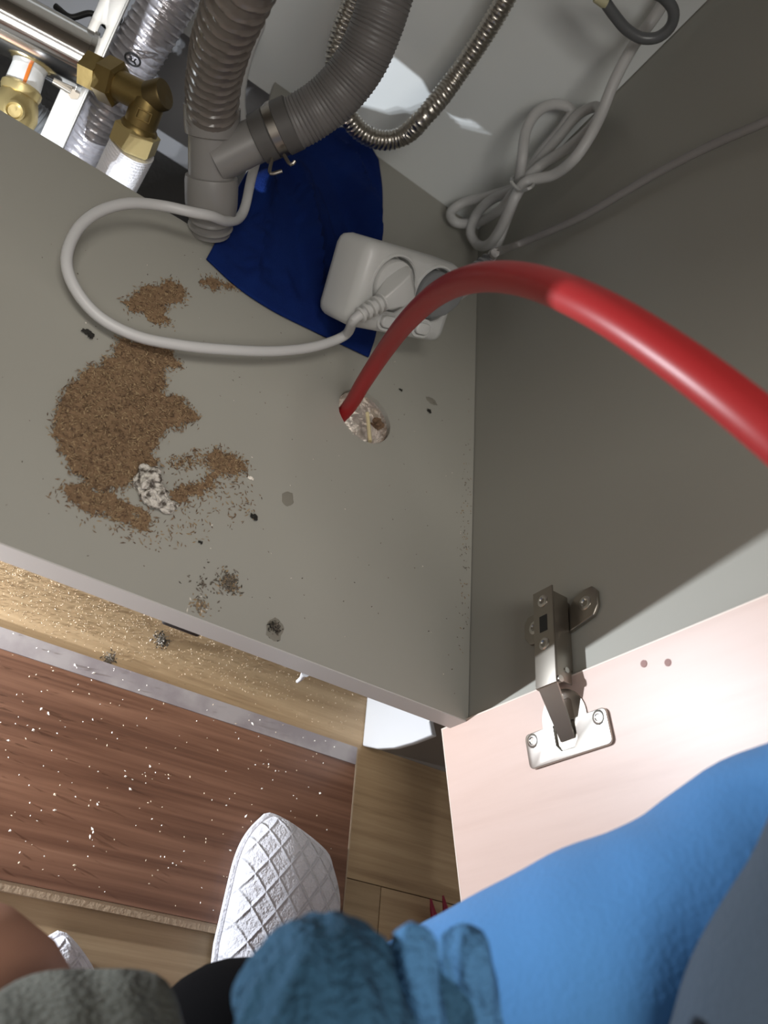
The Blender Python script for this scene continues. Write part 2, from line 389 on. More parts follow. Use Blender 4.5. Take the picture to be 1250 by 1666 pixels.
# ------------------------------------------------------------------ sink cabinet
cab = thing('sink_cabinet', (-0.40, 0.275, -0.017), 'open sink base cabinet with grey-beige floor panel, side wall and hinged door', 'cabinet')
outer = [(-.80, .0008), (0, .0008), (0, .55), (-.251, .55), (-.251, .303), (-.80, .303)]
HX, HY = -.1103, .2146
hole = circle(HX, HY, .0243, 44, .0005)
build('bottom_panel', prism(outer, -.005, 0.0, holes=[hole]), 'panel', cab, smooth=False)
build('front_rail', boxmm((-.80, .0009, -.0168), (0, .030, -.0051)), 'panel', cab, smooth=False)
build('hole_lining', prism(circle(HX, HY, .0275, 44), -.018, -.0051, holes=[circle(HX, HY, .0243, 44, .0006)]), 'rawwood', cab, smooth=False)
build('edge_band', boxmm((-.80, 0, -.0172), (-0.0004, .0008, -.0002)), 'band', cab, smooth=False)
sp = build('side_panel', boxmm((0.0006, 0.001, -.0168), (.018, .553, .70)), 'panel', cab, smooth=False)
build('edge_band', boxmm((0.0006, 0, -.0168), (.018, .001, .70)), 'band', cab, smooth=False)
build('side_panel', boxmm((-.818, 0, -.0168), (-.8006, .553, .70)), 'panel', cab, smooth=False)
build('back_panel', boxmm((-.7995, .5505, -.014), (0.0, .5535, .70)), 'back', cab, smooth=False)
for fx, fy in ((-.397, .282), (-.76, .06), (-.76, .282)):  # unseen feet; the first is added to block lamp light from the back wall
    build('unseen_foot', lathe((fx, fy, ZF + .0005), (0, 0, 1), [(0, .024), (.010, .024), (.014, .017), (.120, .017), (.124, .019), (.1545, .019)], 24), 'black', cab)
# door, swung open past a right angle
dd = Vector((.194, -.981, 0)).normalized(); dn = Vector((dd.y, -dd.x, 0)); H = Vector((-.002, .002, 0))
DM = Matrix((dd, dn, Vector((0, 0, 1)))).transposed()
def dpt(u, z, off=0.0): return H + dd * u + dn * off + Vector((0, 0, z))
dz0, dz1 = -.0265, .70
door = build('door', box(dpt(.199, (dz0 + dz1) / 2, -.009), (.3965, .0178, dz1 - dz0 - .002), DM), 'beech', cab, smooth=False)
tag(door, 'pale pink-beech laminate inside of the open door')
for g in (box(dpt(.00045, (dz0 + dz1) / 2, -.009), (.0009, .018, dz1 - dz0), DM), box(dpt(.199, dz0 + .0005, -.009), (.3965, .018, .001), DM)):
    build('edge_band', g, 'door_edge', door, smooth=False)
for q in [(-0.0001, -0.0078, 0.1484), (0.0008, -0.012, 0.1634)]:
    build('screw_hole', lathe(q, dn, [(-.0003, .0021), (.00025, .0021), (.0003, .0013)], 14), 'old_hole', door)
# concealed hinge
hz = .0855
hg = bpy.data.objects.new('hinge', None); hg.parent = cab; hg.location = dpt(.03, hz) - Vector(cab.location); COL.objects.link(hg)
tag(hg, 'nickel concealed cup hinge joining door and side wall')
def rrect(u0, u1, v0, v1, r, n=6):
    out = []
    for cx, cy, a0 in ((u1 - r, v0 + r, -90), (u1 - r, v1 - r, 0), (u0 + r, v1 - r, 90), (u0 + r, v0 + r, 180)):
        for i in range(n + 1):
            a = math.radians(a0 + 90 * i / n); out.append((cx + r * math.cos(a), cy + r * math.sin(a)))
    return out
DO = dpt(0, 0, 0)
fl_poly = rrect(.0255, .0465, hz - .0325, hz + .0325, .0035)
notch = [(.0262, hz - .0085), (.0375, hz - .0085), (.0415, hz - .005), (.0415, hz + .005), (.0375, hz + .0085), (.0262, hz + .0085)]
build('cup_flange', prism(fl_poly, 0.0001, .0024, DO, dd, Vector((0, 0, 1)), holes=[notch]), 'nickel', hg, bevel=.0005)
build('cup_rim', prism(circle(.0235, hz, .0175, 44), 0.00005, .0010, DO, dd, Vector((0, 0, 1)), holes=[rrect(.0125, .0412, hz - .0083, hz + .0083, .003)]), 'nickel', hg)
build('cup_inside', prism(rrect(.0127, .0410, hz - .0082, hz + .0082, .003), 0.00005, .0003, DO, dd, Vector((0, 0, 1))), 'dull_steel', hg)
for zz in (hz - .0265, hz + .0265): screw('screw', dpt(.0303, zz, .0022), dn, .0044, hg)
# hinge arm: channel parallel to the side wall, and the link down to the cup
ax, az = -.0165, .0905
arm = join(boxmm((ax - .0012, -.008, az - .0085), (ax, .058, az + .0085)), boxmm((ax, -.006, az + .0073), (ax + .0125, .054, az + .0085)), boxmm((ax, -.006, az - .0085), (ax + .0125, .054, az - .0073)))
build('hinge_arm', arm, 'dull_steel', hg, bevel=.0004)
build('arm_slot', boxmm((ax - .0014, .028, az - .0032), (ax - .0011, .039, az + .0032)), 'black', hg, smooth=False)
screw('screw', (ax - .0012, .0495, az), (-1, 0, 0), .0042, hg); screw('screw', (ax - .0012, .0195, az), (-1, 0, 0), .0042, hg)
build('hinge_pin', lathe((ax + .002, -.0055, az - .0095), (0, 0, 1), [(0, .0022), (.019, .0022)], 14), 'nickel', hg)
build('hinge_pin', lathe((ax + .008, .002, az - .0092), (0, 0, 1), [(0, .0018), (.0184, .0018)], 14), 'nickel', hg)
l0 = Vector((ax + .0005, -.007, az)); l1 = dpt(.036, hz, .0005); ld = (l1 - l0).normalized(); lz = Vector((0, 0, 1)); ln = ld.cross(lz)
lv = []
for P, w in ((l0, .0075), (l0.lerp(l1, .5), .0066), (l1, .0055)):
    for sgn in (-1, 1):
        for t in (-.0006, .0006): lv.append(P + lz * (w * sgn) + ln * t)
build('hinge_link', (lv, [(0, 1, 3, 2), (0, 4, 5, 1), (2, 3, 7, 6), (0, 2, 6, 4), (1, 5, 7, 3), (4, 8, 9, 5), (6, 7, 11, 10), (4, 6, 10, 8), (5, 9, 11, 7), (8, 10, 11, 9)]), 'nickel', hg)
# mounting plate with two wings on the side wall
wing = [(.030, .0075), (.046, .0075), (.052, .0135), (.0545, .022), (.0545, .028), (.050, .0315), (.040, .0315), (.034, .0275), (.032, .018)]
for sg in (1, -1):
    pl = [(y, sg * z) for y, z in wing]
    if sg < 0: pl = pl[::-1]
    build('mounting_plate', prism(pl, -.0035, -.0003, (0, 0, az), (0, 1, 0), (0, 0, 1)), 'dull_steel', hg, bevel=.0008)
    screw('screw', (-.0035, .0445, az + sg * .022), (-1, 0, 0), .0048, hg)
build('mounting_plate', boxmm((-.0155, .004, az - .0068), (-.0003, .052, az + .0068)), 'dull_steel', hg, bevel=.0008)

# worktop above (outside the frame, it shades the cabinet)
wt = build('worktop', boxmm((-1.6, -.03, .7005), (1.2, .598, .738)), 'stone', bevel=.002); tag(wt, 'grey stone worktop over the sink cabinet', 'worktop')
# neighbouring unit to the right: carcass, front, recessed plinth and its white end plate
nb = thing('base_cabinet', (.32, .28, ZF), 'neighbouring base unit behind the open door, with recessed grey plinth', 'cabinet')
build('carcass', boxmm((.0186, .001, -.0168), (.60, .553, .70)), 'white_gloss', nb, smooth=False)
build('door', boxmm((.034, -.0185, -.015), (.598, -.0005, .695)), 'white_gloss', nb, bevel=.001)
build('plinth', boxmm((.0265, .032, ZF + .0005), (.60, .048, -.0172)), 'plinth_grey', nb, smooth=False)
plate = [(.075, ZF + .0005), (.0305, ZF + .0005), (.0225, -.138), (.0172, -.114), (.0152, -.090), (.0149, -.066), (.0275, -.0705), (.0300, -.019), (.075, -.019)]
pe = build('plinth_end_plate', prism(plate, 0, .0055, (.0203, 0, 0), (0, 1, 0), (0, 0, 1)), 'white_gloss', nb, bevel=.001)
tag(pe, 'white plastic end plate with a curved front edge')

# walnut plinth board taken off and laid on the floor
pb = thing('plinth_board', (-.4, -.055, ZF), 'dark walnut-look plinth board lying on the floor, speckled with crumbs', 'board')
za = ZF + .0005; zb = ZF + .0045
bx1 = 0.0125
top = [(-1.15, -.1246), (bx1 + .002, -.1246), (bx1, .0110), (-1.15, .0110)]
build('board_face', prism(top, za, zb), 'walnut', pb, smooth=False)
build('seal_strip', prism([(-1.15, .0112), (bx1, .0112), (bx1, .0255), (-1.15, .0255)], za, zb + .0006), 'seal', pb, smooth=False)
build('edge_band', prism([(-1.15, -.1305), (bx1 + .002, -.1305), (bx1 + .002, -.1248), (-1.15, -.1248)], za, zb - .0006), 'board_edge', pb, smooth=False)
build('edge_band', prism([(bx1 + .0001, .0255), (bx1 + .0021, -.1246), (bx1 + .0033, -.1246), (bx1 + .0013, .0255)], za, zb + .0002), 'board_edge', pb, smooth=False)

# ------------------------------------------------------------------ red hose
red_pts = [(-0.131, 0.206, -0.09), (-0.129, 0.207, -0.03), (-0.1271, 0.2103, -0.0008), (-0.1374, 0.2038, 0.0385), (-0.1491, 0.1931, 0.0806), (-0.1649, 0.1691, 0.1306), (-0.1774, 0.1403, 0.1785), (-0.1858, 0.103, 0.2218), (-0.1861, 0.0687, 0.2539), (-0.1819, 0.027, 0.2838), (-0.1708, -0.0084, 0.3046), (-0.156, -0.0403, 0.3205), (-0.1359, -0.0703, 0.3327)]
rh = build('red_hose', tube(red_pts, lambda s, t, th: .0050 + .0034 * s / t, .004, 24), 'red'); tag(rh, 'thick red plastic hose arching out of the hole in the cabinet floor', 'hose')

# hole fittings: crumpled clear film in the hole, a pale stick
fv, ff = [], []
prof = [(.0236, -.0035), (.0230, -.010), (.0225, -.020), (.0195, -.027), (.012, -.030), (.004, -.031)]
ns = 40
for i, (r, z) in enumerate(prof):
    for k in range(ns):
        a = 2 * math.pi * k / ns; q = noise.noise(Vector((math.cos(a) * 2, math.sin(a) * 2, i * .9)) * 1.6)
        rr = r * (1 - .10 * abs(q)) if i else r
        fv.append((HX + rr * math.cos(a), HY + rr * math.sin(a), z + .004 * q * (i > 0)))
for i in range(len(prof) - 1):
    for k in range(ns): ff.append((i * ns + k, i * ns + (k + 1) % ns, (i + 1) * ns + (k + 1) % ns, (i + 1) * ns + k))
ff.append(tuple((len(prof) - 1) * ns + k for k in range(ns)))
fo = build('plastic_film', (fv, ff), 'foil_clear'); tag(fo, 'crumpled glossy film stuffed in the round hole beside the red hose', 'film')
st = build('stick', tube([(-0.1014, 0.2314, -0.012), (-0.0972, 0.2027, -0.01)], .0016, .01, 10), 'stick'); tag(st, 'thin pale yellow stick lying inside the hole', 'stick')
bt = build('chipboard_bit', lump((-0.0918, 0.2226, -0.008), .0052, (1.3, .8, .6), 21, 9, .9), 'rawwood', smooth=False); tag(bt, 'brown splinter of chipboard caught in the hole rim', 'splinter')

# ------------------------------------------------------------------ drain pipework
def ridge(p, a, sharp, r0, tw=1.0):
    def fn(s, tot, th):
        return r0 + a * max(0.0, math.cos(2 * math.pi * s / p + tw * th)) ** sharp
    return fn
T0, T1, T2, T3 = [Vector(p) for p in [(-0.274, 0.3066, 0.0211), (-0.2818, 0.3107, 0.0358), (-0.2983, 0.326, 0.0619), (-0.305, 0.3305, 0.0732)]]
tee = thing('drain_tee', T0, 'grey plastic drain tee joining two waste hoses', 'pipe fitting')
TA = (T3 - T0).normalized(); TL = (T3 - T0).length
build('run', lathe(T0, TA, [(0, .0165), (TL * .98, .0165)]), 'drain', tee)
build('socket', lathe(T0, TA, [(-.006, .0165), (-.004, .0180), (.004, .0190), (.018, .0192), (.022, .0185), (.0225, .0167)]), 'drain', tee)
build('socket', lathe(T3 - TA * .016, TA, [(0, .0167), (.001, .0186), (.006, .0194), (.019, .0196), (.0195, .0178), (.008, .0172)], cap=False), 'drain', tee)
B0, B1 = [Vector(p) for p in [(-0.2878, 0.3153, 0.0506), (-0.2673, 0.3305, 0.0801)]]
build('branch', lathe(B0, (B1 - B0), [(0, .0150), (.010, .0150), ((B1 - B0).length, .0150)]), 'drain', tee)
tl = build('tail_pipe', tube([(-0.274, 0.3066, 0.0211), (-0.2696, 0.3061, 0.0117), (-0.2657, 0.3053, 0.0033)], lambda s, t, th: .0150 + .0017 * max(0, math.cos(2 * math.pi * s / .0075)) ** 2, .0012, 28), 'drain', tee)
sp2 = build('standpipe', lathe((-.268, .318, ZF + .0005), (0, 0, 1), [(0, .024), (.108, .024), (.110, .0265), (.118, .0265), (.118, .0225), (.06, .0225), (.06, 0)], 28, cap=False), 'finehose'); tag(sp2, 'dark grey standpipe on the floor below the drain tee', 'pipe')

h1 = build('waste_hose', tube([(-0.3021, 0.3269, 0.0691), (-0.3115, 0.3194, 0.0918), (-0.3202, 0.3026, 0.1232), (-0.3261, 0.282, 0.1575), (-0.3292, 0.2657, 0.19), (-0.331, 0.2583, 0.2177), (-0.3333, 0.2559, 0.2437)], ridge(.0098, .0016, 5, .0168), .0012, 36), 'ribbed')
tag(h1, 'wide brown-grey hose with spiral ribs rising from the drain tee', 'hose')
ah = thing('appliance_hose', B1, 'dark grey finely ribbed hose clamped on the drain tee branch', 'hose')
ap = [(-0.259, 0.3324, 0.0929), (-0.2519, 0.3359, 0.1035), (-0.2419, 0.3438, 0.1258), (-0.2379, 0.354, 0.1519), (-0.2413, 0.3625, 0.1747), (-0.2473, 0.3736, 0.1952), (-0.2577, 0.3919, 0.2189)]
build('ribbed_hose', tube(ap, ridge(.0027, .0007, 2, .0173, 0), .0007, 28), 'finehose', ah)
C0, C1 = [Vector(p) for p in [(-0.2703, 0.3277, 0.0757), (-0.2552, 0.3351, 0.0992)]]
cl = (C1 - C0).length
build('rubber_sleeve', lathe(C0, C1 - C0, [(0, .0152), (.0006, .0172), (.011, .0176), (.0115, .0168), (cl - .011, .0170), (cl - .010, .0188), (cl, .0188), (cl + .0006, .0174)]), 'rubber', ah)
build('spring_clamp', lathe(C0 + (C1 - C0) * .42, C1 - C0, [(0, .0171), (.0001, .0180), (.007, .0180), (.0071, .0171)]), 'dull_steel', ah)
for q in [[(-0.2582, 0.308, 0.0827), (-0.2556, 0.297, 0.0792), (-0.2498, 0.299, 0.0847)], [(-0.2527, 0.3107, 0.0886), (-0.2464, 0.3029, 0.0903), (-0.2454, 0.3051, 0.0929)]]:
    build('clamp_ear', tube(q, .0013, .002, 8), 'dull_steel', ah)

bs = build('braided_hose', tube([(-0.1505, 0.5116, 0.2227), (-0.1436, 0.5092, 0.1957), (-0.1398, 0.5042, 0.1643), (-0.1388, 0.4956, 0.1281), (-0.1465, 0.468, 0.099), (-0.1492, 0.4716, 0.071), (-0.163, 0.4675, 0.0586), (-0.1839, 0.4634, 0.0562), (-0.2055, 0.4636, 0.0644), (-0.2271, 0.4801, 0.0794), (-0.2365, 0.4947, 0.1007), (-0.2406, 0.505, 0.1217), (-0.2477, 0.5117, 0.1523)], ridge(.0036, .0010, 2, .0078), .0008, 18), 'steel')
tag(bs, 'stainless steel flexible hose hanging in a loop by the back wall', 'hose')

# ------------------------------------------------------------------ valves and pipes at the back left
cp = thing('chrome_pipe', (-.46, .352, .0), 'thick polished chrome pipe at the back left, running into the metal strip', 'pipe')
q0, q1 = [Vector(p) for p in [(-0.5134, 0.4101, -0.0197), (-0.3894, 0.4213, -0.0105)]]
build('pipe_barrel', lathe(q0, q1 - q0, [(0, .0235), ((q1 - q0).length, .0235)], 36), 'chrome', cp)
build('end_lip', lathe(q1 - (q1 - q0).normalized() * .004, q1 - q0, [(0, .0236), (.0005, .0246), (.004, .0246), (.0045, .0235)], 36), 'chrome', cp)

br = thing('mounting_strip', (-.389, .322, -.10), 'bright zinc mounting strip standing upright beside the chrome pipe', 'bracket')
b0, b1 = [Vector(p) for p in [(-0.3886, 0.3632, -0.0824), (-0.3934, 0.4582, 0.0483)]]
bd = (b1 - b0).normalized(); bu = (Vector((1, 0, 0)) - bd * bd.x).normalized(); bn = bd.cross(bu)
BL = (b1 - b0).length
slots = [rrect(-.0020, .0020, y - .005, y + .005, .0018) for y in (.118,)]
build('flange', prism([(-.0095, 0), (.0095, 0), (.0095, BL), (-.0095, BL)], -.0008, .0008, b0, bu, bd, holes=slots), 'galv', br, bevel=.0003)
build('flange', prism([(0, 0), (.012, 0), (.012, BL), (0, BL)], -.0008, .0008, b0 + bu * .0085, -bn, bd), 'galv', br, bevel=.0003)
for y in (.068,):
    build('bolt', lathe(b0 + bd * y - bn * .0009, -bn, [(0, .0050), (.003, .0050)], 6), 'dull_steel', br)
    build('bolt', lathe(b0 + bd * y - bu * .016 - bn * .002, bu, [(0, .0030), (.014, .0030)], 14), 'dull_steel', br)

vb = thing('brass_valve', (-0.364, 0.4052, -0.0006), 'tarnished brass angle valve with hexagon nuts feeding the white hose', 'valve')
v0, v1, v2 = [Vector(p) for p in [(-0.3887, 0.3863, 0.0082), (-0.342, 0.3675, 0.0282), (-0.3374, 0.3537, -0.0102)]]
va = (v1 - v0).normalized(); vl = (v1 - v0).length; vd = (v2 - v1).normalized(); vdl = (v2 - v1).length
build('inlet_nut', lathe(v0, va, [(0, .0118), (.001, .0140), (.014, .0140), (.015, .0118)], 6), 'brass', vb, smooth=False)
build('hex_body', lathe(v0 + va * .014, va, [(0, .0128), (.0015, .0164), (.0135, .0164), (.015, .0130)], 6, ref=(0, .4, 1)), 'brass', vb, smooth=False)
build('body', lathe(v0 + va * .012, va, [(0, .0118), (.012, .0118), (.020, .0108), (vl - .012, .0110)], 24), 'brass', vb)
up = -vd
build('stem_cap', lathe(v1 - vd * .002, (up * .55 + va * .75), [(0, .0112), (.011, .0112), (.0125, .0104), (.0128, .0), (.0128, 0), (.0128, .0)], 24, cap=False), 'brass_dark', vb)
build('outlet', lathe(v1, vd, [(-.006, .0090), (0, .0118), (vdl * .45, .0120), (vdl * .5, .0138), (vdl * .56, .0142)], 24), 'brass', vb)
sv = (Vector((-0.35507295492243796, -0.22547122702959224, 0.417)) - v1); sv = (sv - vd * sv.dot(vd)).normalized(); su = sv.cross(vd).normalized()
build('stamped_plate', prism(rrect(-.0055, .0055, -.0040, .0040, .0006), .0113, .0125, v1 + vd * vdl * .22, su, vd if su.cross(vd).dot(sv) > 0 else -vd, holes=[rrect(-.0045, .0045, -.0030, .0030, .0004)]), 'brass', vb, bevel=.0002)
build('union_nut', lathe(v1 + vd * vdl * .52, vd, [(0, .0140), (.002, .0176), (.015, .0176), (.017, .0156)], 6, ref=(1, .3, 0)), 'brass_pale', vb, smooth=False)
wh = build('white_braided_hose', tube([(-0.3373, 0.3586, -0.0088), (-0.3371, 0.3571, -0.0218), (-0.3367, 0.3592, -0.0433), (-0.3362, 0.3702, -0.0865)], ridge(.0024, .0005, 1, .0166), .0006, 28), 'white_braid'); tag(wh, 'white braided hose under the brass valve nut', 'hose')
sh = build('foil_hose', tube([(-0.358, 0.4994, 0.0774), (-0.3593, 0.4858, 0.0501), (-0.3618, 0.4715, 0.0199), (-0.3647, 0.4589, -0.0135), (-0.3661, 0.4493, -0.0522), (-0.3683, 0.4439, -0.0952), (-0.368, 0.4411, -0.1416)], ridge(.0058, .0011, 3, .0200), .001, 30), 'foil'); tag(sh, 'silver foil-wrapped spiral hose with a round black printed mark, behind the brass valve', 'hose')
mk0 = [(-0.3583, 0.4334, 0.0069), (-0.3594, 0.4324, 0.0053), (-0.3619, 0.4325, 0.0037), (-0.365, 0.4336, 0.0027), (-0.3679, 0.4354, 0.0024), (-0.3699, 0.4375, 0.0029), (-0.3704, 0.4393, 0.0042), (-0.3692, 0.4403, 0.0058), (-0.3667, 0.4402, 0.0073), (-0.3636, 0.4391, 0.0084), (-0.3607, 0.4373, 0.0087), (-0.3587, 0.4352, 0.0081), (-0.3583, 0.4334, 0.0069)]
build('printed_mark', join(tube(mk0, .0008, .001, 8), tube([(-0.367, 0.4369, 0.0042), (-0.3643, 0.4355, 0.0048), (-0.3618, 0.4346, 0.0056)], .0006, .001, 8), tube([(-0.3666, 0.4386, 0.0059), (-0.3651, 0.4363, 0.0049)], .0006, .001, 8), tube([(-0.3622, 0.437, 0.0074), (-0.363, 0.4353, 0.0055), (-0.3608, 0.4334, 0.0053)], .0006, .001, 8)), 'black', sh)
yv = thing('yellow_brass_valve', (-0.4192, 0.3908, -0.0636), 'bright yellow brass valve with white cap at the left edge of the cut-out', 'valve')
y0 = Vector((-0.4218, 0.382, -0.0509))
yu = Vector((-.10, .72, .62)).normalized()
build('valve_body', lathe(y0, yu, [(-.030, .0100), (-.018, .0105), (-.016, .0165), (-.006, .0185), (.002, .0165), (.008, .0140), (.010, .0125)], 10), 'brass_pale', yv)
build('bonnet', lathe(y0 + yu * .008, yu, [(0, .0140), (.003, .0150), (.006, .0150), (.008, .0130)], 20), 'brass_pale', yv)
capo = build('cap', lathe(y0 + yu * .014, yu, [(0, .0118), (.002, .0130), (.018, .0120), (.0195, .0110), (.020, .0)], 28, cap=False), 'white_cap', yv)
tag(capo, 'white plastic cap with an orange line')
cdir = (Vector((-0.35507295492243796, -0.22547122702959224, 0.417)) - (y0 + yu * .022)); cdir = (cdir - yu * cdir.dot(yu)).normalized()
build('orange_mark', box(y0 + yu * .024 + cdir * .0122, (.0026, .0016, .017), Matrix((cdir.cross(yu), cdir, yu)).transposed()), 'orange', capo, bevel=.0003)
build('side_port', lathe(y0 - yu * .008, cdir, [(.010, .0075), (.0195, .0075), (.020, .006), (.018, .0045)], 16), 'brass_pale', yv)
db = build('threaded_stub', tube([(-0.4169, 0.4314, -0.086), (-0.4017, 0.4322, -0.0901), (-0.39, 0.4343, -0.0954)], ridge(.0032, .0010, 2, .0105, 0), .0006, 22), 'grey_plastic'); tag(db, 'small dark threaded hose end between yellow valve and zinc strip', 'hose')
bc = build('black_cable', tube([(-0.4298, 0.4614, -0.0095), (-0.4167, 0.4553, -0.0061), (-0.4046, 0.4642, 0.0019), (-0.3895, 0.4614, 0.002), (-0.3857, 0.4679, 0.0101), (-0.3953, 0.4773, 0.012), (-0.3933, 0.4866, 0.0287)], .0024, .002, 10), 'black'); tag(bc, 'thin black cable curling above the chrome pipe', 'cable')

# ------------------------------------------------------------------ blue rag (draped sheet)
def poly_at(pts, t):
    L = [0.0]
    for a, b in zip(pts, pts[1:]): L.append(L[-1] + (b - a).length)
    s = t * L[-1]
    for i in range(len(pts) - 1):
        if s <= L[i + 1] + 1e-9:
            k = (s - L[i]) / max(1e-9, L[i + 1] - L[i]); return pts[i].lerp(pts[i + 1], k)
    return pts[-1]
Rb = spline([(-0.2618, 0.277, 0.002), (-0.2347, 0.2673, 0.002), (-0.2051, 0.2644, 0.002), (-0.1699, 0.2676, 0.002), (-0.1386, 0.2717, 0.002), (-0.1149, 0.2748, 0.002)], .004)   # front hem
Rr = spline([(-0.1149, 0.2748, 0.002), (-0.1117, 0.3025, 0.003), (-0.1131, 0.3592, 0.004), (-0.1193, 0.4209, 0.006), (-0.1267, 0.4879, 0.008), (-0.1365, 0.5271, 0.01)], .004)   # right hem
Rl = spline([(-0.2618, 0.277, 0.002), (-0.2594, 0.2982, 0.004), (-0.2561, 0.3346, 0.003), (-0.2552, 0.3726, 0.003), (-0.2526, 0.3966, 0.004)], .004)                  # left hem by the tee
Rt = spline([(-0.2526, 0.3966, 0.004), (-0.2238, 0.4565, 0.006), (-0.1935, 0.5209, 0.01), (-0.1593, 0.548, 0.01), (-0.1365, 0.5271, 0.01)], .004)                  # back hem
N = 72; rv, rf = [], []
RB = (-0.2381, 0.3944, 0.014)
c00, c10, c01, c11 = Rb[0], Rb[-1], Rl[-1], Rt[-1]
for j in range(N + 1):
    v = j / N
    for i in range(N + 1):
        u = i / N
        P = poly_at(Rb, u) * (1 - v) + poly_at(Rt, u) * v + poly_at(Rl, v) * (1 - u) + poly_at(Rr, v) * u - (c00 * (1 - u) * (1 - v) + c10 * u * (1 - v) + c01 * (1 - u) * v + c11 * u * v)
        e = min(1, 6 * min(u, 1 - u)) * min(1, 6 * min(v, 1 - v)); e = e * e * (3 - 2 * e)
        zc = max(.006, .34 * (P.x + .251) - .005) if P.x > -.226 else .006
        q = u + .36 * v + .05 * math.sin(6 * v + 1) + .06 * noise.noise(Vector((u * 2.2, v * 2.2, 5)))
        p = 1.0 - abs(math.sin(9.5 * q - .3)) ** .75 * 1.0 + .22 * (1 - 2 * abs(math.sin(16 * q + 5 * v))) * (.3 + .7 * u) + .25 * noise.noise(Vector((u * 6, v * 6, 2)))
        p = max(.02, min(1.05, p))
        z = P.z * (1 - e) + e * zc * (.04 + 1.0 * p) + e * .0022 * noise.noise(Vector((u * 17, v * 17, 8))) + e * .018 * math.exp(-((P.x - RB[0]) / .010) ** 2 - ((P.y - RB[1]) / .020) ** 2)
        rv.append(Vector((P.x, P.y, max(.0016, z))))
for j in range(N):
    for i in range(N): rf.append((j * (N + 1) + i, j * (N + 1) + i + 1, (j + 1) * (N + 1) + i + 1, (j + 1) * (N + 1) + i))
rag = build('rag', (rv, rf), 'rag'); tag(rag, 'crumpled dark blue cloth rag under the power strip', 'rag')
sm = rag.modifiers.new('thickness', 'SOLIDIFY'); sm.thickness = .0014; sm.offset = 0

# ------------------------------------------------------------------ power strip
def orth(a, b):
    a = Vector(a).normalized(); b = Vector(b); b = (b - a * b.dot(a)).normalized(); return a, b, a.cross(b)
Lx, Wx, _ = orth((.875, .485, -.05), (.26, -.55, -.79)); Nx = -(Lx.cross(Wx))        # long axis, width axis, face normal
A0 = Vector((-0.1747, 0.2805, 0.0905))
if Nx.z < 0: Nx = -Nx
SL, SW, STK = .106, .064, .044
def sp_(l, w, n=0.0): return A0 + Lx * l + Wx * w + Nx * n
SM = Matrix((Lx, Wx, Nx)).transposed()
ps = thing('power_strip', sp_(SL / 2, SW, -STK), 'white two-socket power strip leaning on the blue rag', 'power strip')
body = build('housing', box(sp_(SL / 2, SW / 2, -STK / 2), (SL, SW, STK), SM), 'white_plastic', ps, bevel=.0095)
soc = [(.033, .0265), (.0785, .0265)]
cuts = []
for (l, w) in soc:
    cu = build('cutter', lathe(sp_(l, w, -.013), Nx, [(0, .0208), (.03, .0212)], 48), 'white_plastic'); cuts.append(cu)
    md = body.modifiers.new('cut', 'BOOLEAN'); md.object = cu; md.operation = 'DIFFERENCE'; md.solver = 'EXACT'
bpy.context.view_layer.update()
ev = body.evaluated_get(bpy.context.evaluated_depsgraph_get()); nm = bpy.data.meshes.new_from_object(ev)
body.modifiers.clear(); body.data = nm; nm.materials.clear(); nm.materials.append(MT['white_plastic'])
for p in nm.polygons: p.use_smooth = True
nm.set_sharp_from_angle(angle=math.radians(34))
for cu in cuts: bpy.data.objects.remove(cu)
for (l, w) in soc:
    build('socket_rim', lathe(sp_(l, w, -.0002), Nx, [(0, .0212), (.0009, .0218), (.0009, .0232), (0, .0238)], 44, cap=False), 'white_plastic', ps)
sgn = 1 if Lx.cross(Wx).dot(Nx) > 0 else -1
for (l, w) in ((.0385, .0535), (.0765, .0535)):
    O_ = sp_(l, w, 0)
    h0, h1 = sorted((sgn * -.001, sgn * .0034))
    build('switch_button', prism(rrect(-.0085, .0065, -.0046, .0046, .0044), h0, h1, O_, Lx, Wx), 'white_plastic', ps, bevel=.0012)
    h0, h1 = sorted((sgn * -.0008, sgn * .0006))
    build('switch_rim', prism(rrect(-.0115, .0095, -.0075, .0075, .0070), h0, h1, O_, Lx, Wx, holes=[rrect(-.0092, .0072, -.0053, .0053, .0050)]), 'white_plastic', ps, bevel=.0003)
